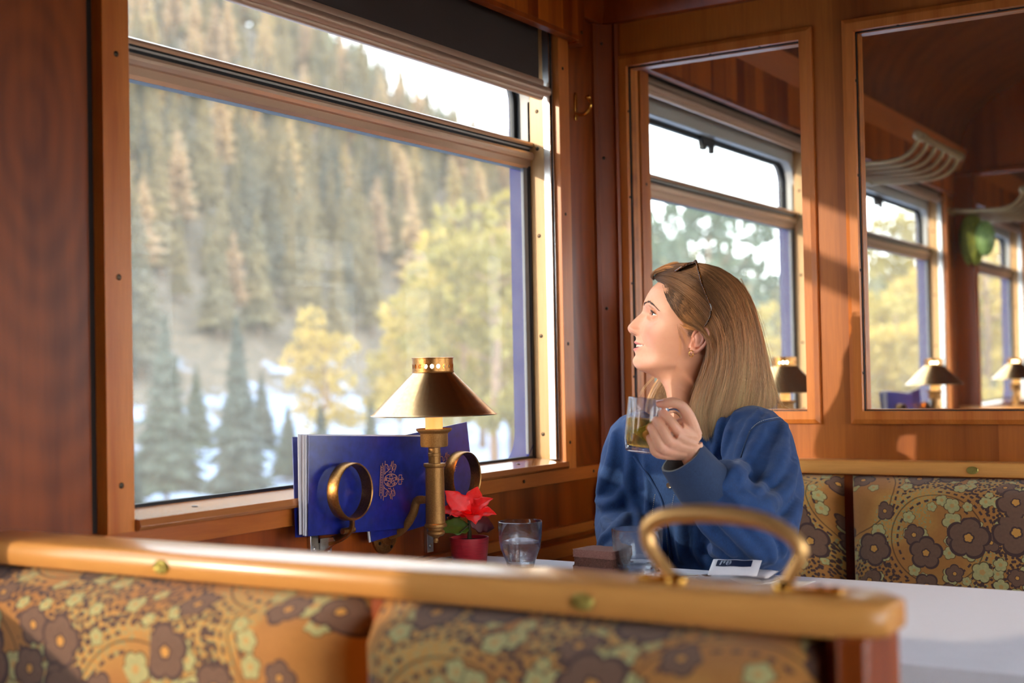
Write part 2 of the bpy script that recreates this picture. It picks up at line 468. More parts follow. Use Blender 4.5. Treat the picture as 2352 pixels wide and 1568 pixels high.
# outer skin with rounded window holes
def skin(y0,y1):
    mb=MB()
    xs=[XMIN-.1]
    for k in KS:
        a,b=winx(k); xs+=[a-.02,b+.02]
    xs.append(XMAX+.1)
    for i in range(0,len(xs),2): mb.box(xs[i],xs[i+1],y0,y1,-.2,2.3)
    for k in KS:
        a,b=winx(k)
        a-=.02; b+=.02
        mb.box(a,b,y0,y1,-.2,.86); mb.box(a,b,y0,y1,1.9,2.3)
        mb.ringplate(rectlike(a,b,.86,1.9),rrect(a+.02,b-.02,.905,1.85,.075),'y',y0,y1)
    return mb
struct('trim_1', skin(Y0+.110,Y0+.118), M['bluepaint'])
struct('trim_2', skin(YR-.118,YR-.110), M['bluepaint'])
# floor
t=NT('carpet'); n=t.n('TexNoise',{'Vector':t.coords((80,80,80)),'Detail':3.0}).outputs[0]
M['carpet']=t.surf(t.bsdf(t.ramp(n,[(.3,L(44,26,22)),(.7,L(84,52,40))]),.95))
struct('floor', MB().box(XMIN-.04,XMAX+.04,YR-.12,Y0+.12,-.06,0), M['carpet'])
# vaulted ceiling, cross-battens and the light panels along its crown
def vault():
    mb=MB(); prof=[]
    c=(Y0+YR)/2; a=(Y0-YR)/2-.04
    for i in range(41):
        th=pi*i/40
        prof.append((c+a*cos(th), 2.11+.50*sin(th)**.8 if sin(th)>0 else 2.11))
    n=len(prof)
    for x0,x1 in ((XMIN,XMAX),):
        vs=[(x0,p[0],p[1]) for p in prof]+[(x1,p[0],p[1]) for p in prof]+[(x0,p[0]*1.0,p[1]+.03) for p in prof]+[(x1,p[0],p[1]+.03) for p in prof]
        fs=[]
        for i in range(n-1):
            fs+=[(i,i+1,n+i+1,n+i),(2*n+i,3*n+i,3*n+i+1,2*n+i+1)]
        mb.add(vs,fs)
    mb.box(XMIN,XMAX,Y0-.05,Y0+.15,2.11,2.15); mb.box(XMIN,XMAX,YR-.15,YR+.05,2.11,2.15)
    return mb
struct('ceiling', vault(), M['wood_vault'])
mb=MB()
for s in (1,-1):
    yw=Y0 if s==1 else YR
    mb.prism([(yw,2.05),(yw-s*.045,2.05),(yw-s*.075,2.155),(yw,2.155)],'x',XP+.04,XMAX)
struct('trim_3', mb, M['wood_beam'], bevel=.004)
mb=MB()   # crown moulding of the near saloon, and battens along the vault
for s in (1,-1):
    yw=Y0 if s==1 else YR
    mb.prism([(yw,2.0),(yw-s*.02,2.0),(yw-s*.035,2.03),(yw-s*.035,2.07),(yw,2.09)],'x',XMIN,XP)
mb.prism([(XP,2.0),(XP-.02,2.0),(XP-.035,2.03),(XP-.035,2.07),(XP,2.09)],'y',YR,Y0)
struct('trim_4', mb, M['wood_panel'], bevel=.003)
mb=MB()
for yy,zz in ((.95,2.50),(.50,2.59),(-.0,2.59),(-.45,2.50)):
    mb.box(XP+.04,XMAX,yy-.03,yy+.03,zz-.012,zz+.02)
struct('trim_5', mb, M['wood_framex'], bevel=.004)
# dado rails under the windows
mb=MB()
for a,b,y,zz0,zz1 in ((XMIN,XP,.018,.862,.893),(XMIN,XP,.018,.735,.757),(XMIN,XP,.03,.69,.722),(XP+.04,XMAX,.018,.862,.893)):
    mb.box(a,b,Y0-y,Y0,zz0,zz1)
    mb.box(a,b,YR,YR+y,zz0,zz1)
for X in (2.93,2.60,1.4):
    for z in (.878,.746):
        mb.lathe([(.004,0),(.004,.0015),(0,.002)],(X,Y0-.0185,z),8,1,Matrix.Rotation(pi/2,3,'X'))
struct('trim_6', mb, [M['wood_framex'],M['screw']], bevel=.003)
# panel joints: dark shadow gaps on the pier
mb=MB()
for k in KS:
    a,b=winx(k)
    mb.box(a-.066,a-.055,Y0-.0015,Y0,.895,2.0)
struct('trim_7', mb, M['dark_gap'], smooth=0)
# figured panels on the piers
for i,k in enumerate(KS):
    a,b=winx(k)
    if k>=0:
        x0=winx(k-1)[1]+.055 if k!=1 else XP+.045
        struct('trim_%d'%(8+i), MB().box(x0,a-.066,Y0-.004,Y0,.895,2.0), M['wood_crown'], bevel=.001)
struct('trim_14', MB().box(XW1+.053,XP-.05,Y0-.004,Y0,.895,2.0), M['wood_crown'], bevel=.001)
# corner cover moulding between wall and bulkhead
mb=MB()
mb.prism([(XP-.050,Y0),(XP-.050,Y0-.010),(XP-.044,Y0-.018),(XP-.036,Y0-.012),(XP-.020,Y0-.030),(XP-.012,Y0-.045),(XP-.018,Y0-.052),(XP-.010,Y0-.060),(XP,Y0-.060),(XP,Y0)],'z',.86,2.0)
for z in (1.95,1.66,1.28,.93):
    mb.ellipsoid((XP-.028,Y0-.022,z),(.004,.004,.004),8,6,1)
struct('trim_15', mb, [M['wood_panel'],M['screw']], bevel=.0015)

# ---------------------------------------------------------------- windows
def screw(mb,p,nrm,r=.004,mi=0):
    n=Vector(nrm).normalized(); q=n.to_track_quat('Z','Y').to_matrix()
    mb.lathe([(r*1.15,0),(r,.0012),(r*.5,.0018),(0,.0018)],p,10,mi,q)
def window(idx,k,side=1,blind_z=1.89,near=False):
    a,b=winx(k)
    def Yc(y): return y if side==1 else (Y0+YR)-y      # mirrored across the carriage
    w=structroot('window_%d'%idx,((a+b)/2,Yc(Y0),.905))
    W=lambda name,mb,m,**kw: obj(name,mb if side==1 else flip(mb),m,w,**kw)
    def flip(mb):
        mb.v=[(v[0],(Y0+YR)-v[1],v[2]) for v in mb.v]; return mb
    # casings
    mb=MB(); mb.box(a-.053,a,Y0-.022,Y0,.893,2.0)
    for z in (.965,1.28,1.62): screw(mb,(a-.026,Y0-.022,z),(0,-1,0),.0045,1)
    W('left_casing',mb,[M['wood_frame'],M['screw']],bevel=.004)
    mb=MB(); mb.box(b+.004,b+.053,Y0-.022,Y0,.893,1.93)
    for z in (.955,1.19,1.5,1.85): screw(mb,(b+.024,Y0-.022,z),(0,-1,0),.004,1)
    W('right_casing',mb,[M['wood_frame'],M['screw']],bevel=.004)
    # sill board
    mb=MB(); mb.prism([(Y0-.030,.8945),(Y0-.034,.900),(Y0-.030,.911),(Y0+.064,.919),(Y0+.064,.8945)],'x',a+.001,b-.001)
    mb.box(b-.002,b+.004,Y0-.030,Y0-.001,.8945,.911)
    screw(mb,(b-.16,Y0+.012,.9146),(0,-.08,1),.005,1); screw(mb,(a+.16,Y0+.012,.9146),(0,-.08,1),.005,1)
    W('sill',mb,[M['wood_sill'],M['screw']],bevel=.003)
    # jambs
    for nm,x0,x1,sg in (('jamb',b,b+.03,-1),('jamb',a-.03,a,1)):
        mb=MB(); mb.box(x0,x1,Y0-.001,Y0+.064,.915,1.97)
        xx=x0 if sg==-1 else x1
        for z in (.975,1.21,1.45,1.66,1.75): screw(mb,(xx,Y0+.038,z),(sg,0,0),.0045,1)
        W(nm,mb,[M['wood_jamb'],M['screw']],bevel=.004)
    # blind guide rails
    mb=MB()
    mb.box(b-.012,b-.007,Y0-.004,Y0+.014,.916,1.94); mb.box(b-.007,b,Y0-.001,Y0+.003,.916,1.94,1); mb.box(b-.003,b+.004,Y0-.007,Y0+.014,.916,1.94)
    mb.box(a-.001,a+.010,Y0-.004,Y0+.014,.916,1.94)
    W('guide_rail',mb,[M['steel'],M['rubber']],bevel=.001)
    # reveal of the body: white paint and rubber above the transom, blue below
    R=rrect(a,b,.912,1.85,.075,10)
    mb=MB()
    for (y0,y1,mu,ml,ins) in ((Y0+.060,Y0+.084,1,0,0.0),(Y0+.084,Y0+.110,2,0,.0)):
        n=len(R)
        vs=[(p[0],y0,p[1]) for p in R]+[(p[0],y1,p[1]) for p in R]
        for i in range(n):
            j=(i+1)%n
            up=(R[i][1]+R[j][1])/2>1.64
            # split long verticals at the transom
            if abs(R[i][0]-R[j][0])<1e-6 and abs(R[i][1]-R[j][1])>.3:
                x=R[i][0]; zt=max(R[i][1],R[j][1]); zb=min(R[i][1],R[j][1])
                mb.add([(x,y0,zb),(x,y1,zb),(x,y1,1.64),(x,y0,1.64)],[(0,1,2,3)],ml)
                mb.add([(x,y0,1.64),(x,y1,1.64),(x,y1,zt),(x,y0,zt)],[(0,1,2,3)],mu)
            else:
                mb.add([vs[i],vs[j],vs[n+j],vs[n+i]],[(0,1,2,3)],mu if up else ml)
    W('body_reveal',mb,[M['bluepaint'],M['whitepaint'],M['rubber']],smooth=60)
    # head lining between reveal and blind
    clipz=lambda P,z0: [(x,max(z,z0)) for x,z in P]
    mb=MB(); mb.ringplate(rectlike(a-.03,b+.03,1.660,1.97),clipz(rrect(a,b,1.52,1.85,.075),1.664),'y',Y0+.058,Y0+.064)
    W('head_lining',mb,M['whitepaint'])
    # rubber lip round the upper pane
    mb=MB(); mb.ringplate(clipz(rrect(a,b,1.50,1.85,.075),1.640),clipz(rrect(a+.012,b-.012,1.51,1.838,.066),1.652),'y',Y0+.096,Y0+.108)
    W('upper_seal',mb,M['rubber'])
    # transom
    y=Y0+.052
    pr=[(y+.030,1.612),(y+.012,1.612),(y+.006,1.618),(y+.006,1.632),(y+.000,1.634),(y-.004,1.640),(y-.004,1.646),(y+.000,1.652),(y+.008,1.653),(y+.008,1.664),(y-.002,1.665),(y-.004,1.670),(y-.002,1.675),(y+.010,1.680),(y+.034,1.681),(y+.034,1.612)]
    mb=MB(); mb.prism(pr,'x',a-.0,b+.0)
    o=W('transom',mb,[M['bronze'],M['rubber'],M['bronze_light'],M['steel']],smooth=30)
    for p in o.data.polygons:
        c=p.center+Vector(w['_w']); z=c.z
        if 1.653<=z<=1.6645: p.material_index=1
        elif z<1.613: p.material_index=1
        elif 1.634<z<1.653: p.material_index=2
        elif z>1.676: p.material_index=3
    # lower sash: pane, seal, brush strip
    yg=Y0+.066
    mb=MB(); mb.box(a+.004,b-.004,yg-.002,yg+.002,.920,1.622)
    W('lower_pane',mb,M['glass'],smooth=0)
    mb=MB()
    mb.box(a,b,yg-.006,yg+.004,.912,.924); mb.box(b-.010,b,yg-.008,yg+.004,.912,1.62); mb.box(a,a+.01,yg-.008,yg+.004,.912,1.62)
    mb.box(b-.028,b-.010,yg-.004,yg+.004,.922,1.62,1)
    W('sash_seal',mb,[M['rubber'],M['greyrub']],bevel=.001)
    mb=MB(); mb.box(a+.004,b-.004,Y0+.100,Y0+.103,1.66,1.848)
    W('upper_pane',mb,M['glass_up'],smooth=0)
    if not near:   # small latch block under the head of the upper pane
        mb=MB(); cx=(a+b)/2-.02
        mb.box(cx-.05,cx+.05,Y0+.085,Y0+.100,1.822,1.85); mb.box(cx-.045,cx-.02,Y0+.082,Y0+.100,1.808,1.835); mb.lathe([(0,-.012),(.010,-.012),(.010,.012),(0,.012)],(cx+.03,Y0+.09,1.815),10)
        W('latch',mb,M['rubber'],bevel=.003)
    # roller blind
    bz=blind_z
    bl=thing('roller_blind','x','blind',((a+b)/2,Yc(Y0+.01),bz))
    mb=MB(); mb.box(a+.03,b-.045,Y0+.004,Y0+.006,bz+.03,2.0)
    if side!=1: flip(mb)
    obj('fabric',mb,M['blind'],bl,smooth=0)
    mb=MB()
    yb=Y0+.004
    pr=[(yb+.008,bz+.040),(yb-.003,bz+.040),(yb-.005,bz+.034),(yb-.004,bz+.026),(yb-.010,bz+.022),(yb-.013,bz+.014),(yb-.010,bz+.005),(yb-.004,bz+.002),(yb-.004,bz-.004),(yb-.001,bz-.007),(yb+.008,bz-.007),(yb+.014,bz+.01)]
    mb.prism(pr,'x',a+.012,b-.03)
    mb.tube([(b-.03,yb-.001,bz+.014),(b-.010,yb-.001,bz+.014)],.0125,12); mb.tube([(a+.002,yb-.001,bz+.014),(a+.012,yb-.001,bz+.014)],.0115,12)
    if side!=1: flip(mb)
    obj('bottom_bar',mb,M['blindbar'],bl,smooth=50)
    # pelmet board
    mb=MB()
    x0,x1=a-.08,b+.055
    mb.box(x0,x1,Y0-.05,Y0-.030,1.926,2.07); mb.box(x0,x1,Y0-.052,Y0-.028,1.920,1.932,1)
    mb.box(x1,x1+.042,Y0-.045,Y0,1.915,2.07,1); screw(mb,(x1+.026,Y0-.045,1.945),(0,-1,0),.004,2)
    mb.box(x0-.03,x0,Y0-.045,Y0,1.915,2.07,1)
    W('pelmet',mb,[M['wood_pelmet'],M['wood_panel'],M['screw']],bevel=.0015)
    return w,bl
ord_lab={-1:'half hidden',0:'table'}
n=1
for k in KS:
    w,bl=window(n,k,1,1.776 if k==0 else 1.885,near=(k==0)); n+=1
    bl['group']='roller blinds along the window wall'
    bl['label']={-1:'dark roller blind at the window behind the viewer on the same wall',0:'dark brown roller blind drawn a little way down over the large window by the table',
                 1:'rolled up blind with metal bar above the window seen behind the woman',2:'rolled up blind with metal bar over the window seen through the right hand glass',
                 3:'rolled up blind over the furthest window at the right edge'}[k]
for k in (-1,0,1,2):
    w,bl=window(n,k,-1,1.885); n+=1
    bl['group']='roller blinds across the aisle'; bl['label']='rolled up dark blind on the wall across the aisle'

# ---------------------------------------------------------------- glazed bulkhead behind the woman
HOLES=[(1.067,1.519,1.021,1.888),(.30,.937,1.021,1.890)]
mb=MB()
x0,x1=XP,XP+.04
zt=2.7
mb.box(x0,x1,1.519,Y0,0,zt); mb.box(x0,x1,.937,1.067,0,zt); mb.box(x0,x1,.2,.30,0,zt)
for ya,yb,za,zb in HOLES:
    mb.box(x0,x1,ya,yb,0,za); mb.box(x0,x1,ya,yb,zb,zt)
mb.box(x0,x1,YR,-.3,0,zt); mb.box(x0,x1,-.3,.2,2.05,zt)
struct('wall_bulkhead',mb,M['wood_part'])
for i,(ya,yb,za,zb) in enumerate(HOLES):
    w=structroot('window_%d'%(n+i),(XP,(ya+yb)/2,za))
    fw=.029
    mb=MB()
    # mitred frame, both faces
    for xf,sg in ((XP,-1),(XP+.04,1)):
        for (p0,p1,q0,q1) in (((ya-fw,za-fw),(yb+fw,za-fw),(ya,za),(yb,za)),((ya-fw,zb+fw),(yb+fw,zb+fw),(ya,zb),(yb,zb)),
                              ((ya-fw,za-fw),(ya-fw,zb+fw),(ya,za),(ya,zb)),((yb+fw,za-fw),(yb+fw,zb+fw),(yb,za),(yb,zb))):
            o0,o1,i0,i1=[Vector((0,)+p) for p in (p0,p1,q0,q1)]
            X=lambda v,d: Vector((xf+sg*d,v.y,v.z))
            m0=o0.lerp(i0,.35); m1=o1.lerp(i1,.35)
            vs=[X(o0,0),X(o1,0),X(i1,0),X(i0,0),X(o0,.008),X(o1,.008),X(m1,.014),X(m0,.014),X(i1,.014),X(i0,.014),X(i1,-.012),X(i0,-.012)]
            mb.add(vs,[(0,1,5,4),(4,5,6,7),(7,6,8,9),(9,8,10,11),(0,4,7,9,11,3),(1,2,10,8,6,5),(0,3,2,1)])
    for z in [za+ (zb-za)*f for f in (.1,.37,.62,.87)]:
        for yy,s in ((ya,1),(yb,-1)):
            screw(mb,(XP-.004,yy,z),(0,s,0),.003,1); screw(mb,(XP+.02,yy-s*.002,z),(0,s,0),.003,1)
    for yy in (ya+.1,(ya+yb)/2,yb-.1):
        screw(mb,(XP-.004,yy,zb),(0,0,-1),.003,1)
    obj('frame',mb,[M['wood_frame'],M['screw']],w,smooth=25)
    mb=MB(); ins=.004
    mb.ringplate(rectlike(ya,yb,za,zb,1),rectlike(ya+ins,yb-ins,za+ins,zb-ins,1),'x',XP+.008,XP+.032)
    obj('rebate',mb,M['wood_framey'],w)
    mb=MB(); mb.ringplate(rectlike(ya,yb,za,zb,1),rectlike(ya+.002,yb-.002,za+.002,zb-.002,1),'x',XP+.002,XP+.008)
    obj('seal',mb,M['rubber'],w)
    mb=MB(); mb.box(XP+.016,XP+.020,ya+.002,yb-.002,za+.002,zb-.002)
    obj('pane',mb,M['glass_in'],w,smooth=0)
# transverse header further down the carriage, and one more bulkhead post
mb=MB(); mb.box(6.68,6.74,YR,Y0,2.035,2.7); mb.box(6.66,6.68,YR,Y0,2.03,2.05)
mb.box(6.68,6.74,1.50,Y0,0,2.04)
struct('wall_header',mb,M['wood_panel'],bevel=.003)
# ================================================================ the valley outside
def ridge(x):
    return interp(x,[(-200,70),(186,84),(226,76),(241,70),(308,46),(360,20),(430,6),(520,16),(650,44),(900,70)])
def ground(x,y):
    b=-4.3+.5*noise.noise((x*.05,y*.05,0))+.25*noise.noise((x*.2,y*.2,3))
    if y<5: return -1.6 if y<2.5 else -1.6+(b+1.6)*(y-2.5)/2.5
    s=min(max((y-74)/126,0),1)
    r=ridge(x)+5*noise.noise((x*.013,y*.013,5))
    z=b+(r+4)*(s**1.12)
    if y>200: z-= (y-200)*.35
    z+=2.5*noise.noise((x*.04,y*.05,9))*min(1,max(0,(y-50)/30))
    return z
t=NT('valley_ground')
co=t.coords((1,1,1))
se=t.n('SeparateXYZ',{0:co}).outputs
n1=t.n('TexNoise',{'Vector':t.coords((.12,.22,.12)),'Scale':1.0,'Detail':6.0,'Roughness':.62}).outputs[0]
n2=t.n('TexNoise',{'Vector':t.coords((.5,.9,.5)),'Scale':1.0,'Detail':5.0,'Roughness':.7}).outputs[0]
rock=t.ramp(n2,[(.3,L(48,44,34)),(.55,L(80,66,50)),(.75,L(106,88,68))])
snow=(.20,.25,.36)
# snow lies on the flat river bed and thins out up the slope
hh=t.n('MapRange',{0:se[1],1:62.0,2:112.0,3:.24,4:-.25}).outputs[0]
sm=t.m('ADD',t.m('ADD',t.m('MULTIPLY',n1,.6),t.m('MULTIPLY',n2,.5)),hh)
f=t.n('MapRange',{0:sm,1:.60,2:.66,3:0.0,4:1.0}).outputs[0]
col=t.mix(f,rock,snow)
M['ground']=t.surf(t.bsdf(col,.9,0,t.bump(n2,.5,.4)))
mb=MB()
def axis_pts():
    ys=list(np.concatenate([np.linspace(1.9,60,40),np.linspace(63,250,64)]))
    xs=list(np.concatenate([np.linspace(-60,300,121),np.linspace(310,1100,50)]))
    return xs,ys
xs,ys=axis_pts(); nx=len(xs)
mb.add([(x,y,ground(x,y)) for y in ys for x in xs],[(j*nx+i,j*nx+i+1,(j+1)*nx+i+1,(j+1)*nx+i) for j in range(len(ys)-1) for i in range(nx-1)])
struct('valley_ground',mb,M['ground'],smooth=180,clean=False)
struct('trackside_ground',MB().box(-60,300,-80,1.9,-1.9,-1.6),simple('trackside_gravel',L(128,120,110),.9),smooth=0)

# materials whose tint differs from tree to tree
def leafmat(name,cols,rough=.8,dim=.42):
    t=NT(name)
    oi=t.n('ObjectInfo').outputs['Random']
    tc=t.n('TexNoise',{'Vector':t.coords((.9,.9,.9)),'Detail':3.0}).outputs[0]
    f=t.m('ADD',t.m('MULTIPLY',oi,.75),t.m('MULTIPLY',t.m('SUBTRACT',tc,.5),.9))
    c=t.ramp(f,[(i/(len(cols)-1)*.8,tuple(dim*q for q in c)) for i,c in enumerate(cols)])
    b=t.n('AddShader',{0:t.bsdf(c,rough),1:t.n('BsdfTranslucent',{'Color':t.mix(.5,c,(0,0,0))}).outputs[0]}).outputs[0]
    return t.surf(b)
M['needle']=leafmat('spruce_needles',[L(70,68,46),L(112,98,58),L(146,122,70),L(96,92,58)])
M['needle_near']=leafmat('near_spruce_needles',[L(44,58,48),L(64,76,56),L(84,92,58)])
M['larch']=leafmat('bare_larch',[L(176,138,98),L(206,164,108),L(186,156,90)])
M['pine']=leafmat('sunlit_pine',[L(128,116,50),L(172,148,62),L(204,170,84)],dim=.52)
M['bark']=simple('bark', L(128,100,78), .9)

def conifer(rs,H=1.0,R=.17,layers=22,nb=9,droop=.35,fill=1.0,low=.12,conic=1.0,leaf=.05):
    """needle boughs on a trunk of height 1"""
    g=MB()
    for i in range(layers):
        f=i/(layers-1)
        z=low+(1-low)*f*.98
        r=R*((1-f)**conic*.95+.04)*(.8+.4*rs.random())
        n=max(4,int(nb*(1-f*.5)))
        a0=rs.random()*6.28
        for j in range(n):
            if rs.random()>fill: continue
            a=a0+6.28*j/n+rs.uniform(-.25,.25); rr=r*rs.uniform(.65,1.15)
            dx,dy=cos(a),sin(a); w=rr*.34+.004
            zz=z+rs.uniform(-.01,.01)
            p0=Vector((0,0,zz+.012)); p1=Vector((dx*rr*.55,dy*rr*.55,zz-.1*rr*droop*2)); p2=Vector((dx*rr,dy*rr,zz-rr*droop))
            s=Vector((-dy,dx,0))
            g.add([p0,p1+s*w-Vector((0,0,w*.5)),p2,p1-s*w-Vector((0,0,w*.5)),p1+Vector((0,0,.012))],[(0,1,4),(1,2,4),(2,3,4),(3,0,4)])
            for q in range(3):
                c=p0.lerp(p2,rs.uniform(.35,1)); u=Vector((rs.uniform(-1,1),rs.uniform(-1,1),rs.uniform(-.7,.3))).normalized()*leaf*rs.uniform(.4,1)*(.4+rr/R)
                v=u.orthogonal().normalized()*leaf*.35
                g.add([c-v,c+v,c+u],[(0,1,2)])
    return g
def trunk(H=1,r=.012):
    g=MB(); g.tube([(0,0,-.04),(0,0,.3),(.003,0,.7),(0,.002,.985)],[r,r*.85,r*.5,r*.1],7); return g
def pinecrown(rs,blobs=26,R=.2,z0=.35):
    """rounded clumps of a pine: each clump is many small needle tufts on a limb"""
    g=MB()
    for b in range(blobs):
        f=rs.random(); z=z0+(1-z0)*f; r=R*sqrt(max(.02,1-((z-(z0+.3*(1-z0)))/(1-z0)*1.15)**2))
        a=rs.random()*6.28; q=rs.uniform(.45,1)
        c=Vector((cos(a)*r*q,sin(a)*r*q,z)); s=R*rs.uniform(.25,.42)
        for k in range(60):
            d=Vector((rs.gauss(0,1),rs.gauss(0,1),rs.gauss(0,.75))).normalized()
            p=c+Vector((d.x*s,d.y*s,d.z*s*.6))*rs.uniform(.7,1.05)
            u=(d+Vector((rs.uniform(-.6,.6),rs.uniform(-.6,.6),rs.uniform(-.2,.8)))).normalized()*s*.34
            v=u.cross(Vector((rs.uniform(-1,1),rs.uniform(-1,1),rs.uniform(-1,1)))).normalized()*s*.15
            g.add([p-v,p+v,p+u+v*.6,p+u-v*.6],[(0,1,2,3)])
    return g
def pinetrunk(rs,R=.2,z0=.35):
    g=MB(); g.tube([(0,0,-.04),(.01,0,.3),(-.008,.01,.6),(0,0,.95)],[.017,.014,.010,.003],8)
    for i in range(14):
        z=rs.uniform(z0,.9); a=rs.random()*6.28; r=R*rs.uniform(.5,.9)
        g.tube([(0,0,z-.05),(cos(a)*r*.5,sin(a)*r*.5,z-.01),(cos(a)*r,sin(a)*r,z+.03)],[.006,.004,.0015],5)
    return g
def treeproto(name,crown,trk,mat):
    mc=bpy.data.meshes.new(name+'_crown'); mc.from_pydata([tuple(v) for v in crown.v],[],crown.f); mc.materials.append(mat)
    mt=bpy.data.meshes.new(name+'_trunk'); mt.from_pydata([tuple(v) for v in trk.v],[],trk.f); mt.materials.append(M['bark'])
    mt.polygons.foreach_set('use_smooth',[True]*len(mt.polygons))
    return mc,mt
rs=random.Random(11)
SPR=[treeproto('spruce',conifer(rs,R=rr,layers=26,nb=10),trunk(),M['needle']) for rr in (.15,.19,.13)]
SPN=[treeproto('near_spruce',conifer(rs,R=rr,layers=44,nb=16,leaf=.035),trunk(),M['needle_near']) for rr in (.19,.22)]
LAR=[treeproto('larch',conifer(rs,R=.15,layers=30,nb=8,droop=.05,fill=.75,low=.3,conic=.6,leaf=.03),trunk(r=.014),M['larch']) for _ in (0,1)]
PIN=[treeproto('pine',pinecrown(rs,34,.24,.3),pinetrunk(rs,.24,.3),M['pine']) for _ in (0,1)]
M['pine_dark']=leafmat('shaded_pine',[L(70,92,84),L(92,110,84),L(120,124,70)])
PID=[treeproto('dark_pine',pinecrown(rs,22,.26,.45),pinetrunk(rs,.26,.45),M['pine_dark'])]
def tree(kind,p,x,y,h,label,group,wide=1.0,zoff=0):
    o=thing(kind,label,'tree',(x,y,ground(x,y)+zoff),group)
    o.scale=(h*wide,h*wide,h); o.rotation_euler=(0,0,rs.random()*6.28)
    for nm,me in (('foliage',p[0]),('trunk',p[1])):
        c=bpy.data.objects.new(nm,me); COL.objects.link(c); c.parent=o
    return o
def toward(px,dist):
    d=at(px,870,1)-Vector((0,0,CAM_H)); d.z=0; d.normalize(); return d.x*dist,d.y*dist
# hillside forest
spots=[]
y=88
while y<206:
    x=y*.93
    sp=5.0+ (y-88)*.010
    while x<min(y*4.4,720):
        xx=x+rs.uniform(-2.2,2.2); yy=y+rs.uniform(-2.2,2.2)
        dens=.95 if y>100 else .6
        if rs.random()<dens: spots.append((xx,yy))
        x+=sp*(1.0 if x/y<1.75 else 1.55)
    y+=sp*.9
spots.sort(key=lambda s:math.hypot(*s))
inwin=[s for s in spots if s[0]/s[1]<1.66]
first=set(inwin[:285])
rest=[]
for s in spots:
    x,y=s
    if s in first:
        h=rs.uniform(9,15.5)
        if rs.random()<.22: tree('bare_larch',rs.choice(LAR),x,y,h*1.05,'pale leafless larch on the forested mountainside outside the windows','larches on the mountainside')
        else: tree('spruce',rs.choice(SPR),x,y,h,'green spruce in the forest on the mountainside outside the windows','spruces on the mountainside')
    else: rest.append(s)
g=MB()
for x,y in rest:
    h=rs.uniform(9,15); z=ground(x,y); a0=rs.random()*6
    for i in range(5):
        f=i/5; r=h*.17*(1-f)+.15; zb=z+h*(.1+.86*f); zt=zb+h*.30
        n=7; vs=[(x+cos(a0+i+6.28*j/n)*r*rs.uniform(.7,1.2),y+sin(a0+i+6.28*j/n)*r*rs.uniform(.7,1.2),zb-rs.uniform(0,.06)*h) for j in range(n)]+[(x,y,min(zt,z+h))]
        g.add(vs,[(j,(j+1)%n,n) for j in range(n)])
t=NT('far_forest')
vo=t.n('TexVoronoi',{'Vector':t.coords((.12,.12,.02)),'Scale':1.0}).outputs['Color']
nf=t.n('TexNoise',{'Vector':t.coords((.8,.8,.8)),'Detail':3.0}).outputs[0]
ff=t.m('ADD',t.m('MULTIPLY',t.n('SeparateColor',{0:vo}).outputs[0],.6),t.m('MULTIPLY',nf,.5))
M['far']=t.surf(t.bsdf(t.ramp(ff,[(.2,L(44,48,34)),(.5,L(74,72,46)),(.8,L(110,102,66))]),.9))
o=obj('distant_forest',g,M['far'],clean=False,smooth=0)
tag(o,'continuous distant spruce forest covering the upper mountainside','forest',kind='stuff')
# trees of their own kind nearer the line
def mark(kind,p,px,dist,h,label,group=None,wide=1.0,zoff=0):
    x,y=toward(px,dist); return tree(kind,p,x,y,h,label,group,wide,zoff)
mark('spruce',SPN[0],545,40,7.4,'dark green young spruce standing in the snowy river bed')
mark('spruce',SPN[1],380,60,8.2,'blue-grey spruce at the left edge of the snow, by the window frame')
mark('spruce',SPN[1],735,46,4.6,'low dark spruce by the snow above the menus',wide=1.3)
mark('larch',PIN[0],745,72,8.5,'small yellow larch alone in front of the dark forest',wide=.9)
for px,d,h in ((300,52,3.0),(660,70,4.0),(850,62,4.5),(600,88,5.5),(450,92,6.0)):
    mark('spruce',rs.choice(SPN),px,d,h,'small dark spruce at the foot of the slope beside the snow','small spruces beside the snow',wide=1.25)
for px,d,h,w in ((985,84,11,1.0),(1060,62,11.5,1.15),(1135,52,11.5,1.1),(1178,66,14,1.1),(915,92,8,1.1),(1105,96,15,1.1),(1030,104,10,1.3)):
    mark('pine',rs.choice(PIN),px,d,h,'sunlit yellow pine seen beyond the right part of the large window','yellow pines right of the lamp',wide=w)
for px,d,h,w in ((1490,64,8.5,1.2),(1580,76,9.5,1.3),(1660,66,7,1.3),(1740,84,9,1.3),(1800,70,8,1.2),(1620,50,5,1.5),(1440,56,8,1.2)):
    mark('pine',rs.choice(PIN),px,d,h,'yellow green pine seen through the glass behind the woman','pines seen behind the woman',wide=w)
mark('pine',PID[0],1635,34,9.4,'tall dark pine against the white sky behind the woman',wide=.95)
for px,d,h,w in ((1990,50,6.4,1.5),(2060,62,8.3,1.4),(2125,50,6.5,1.4),(2180,72,9,1.3),(2030,88,10,1.4),(2270,66,11,1.4),(2330,84,13,1.5),(2110,108,17,1.0),(2240,100,14,1.3),(1940,72,7,1.4)):
    mark('pine',rs.choice(PIN),px,d,h,'bright yellow green pine seen through the right hand glass','pines seen at the far right',wide=w)
M['platebrass']=simple('greenish_brass', L(176,160,84), .35, .85)
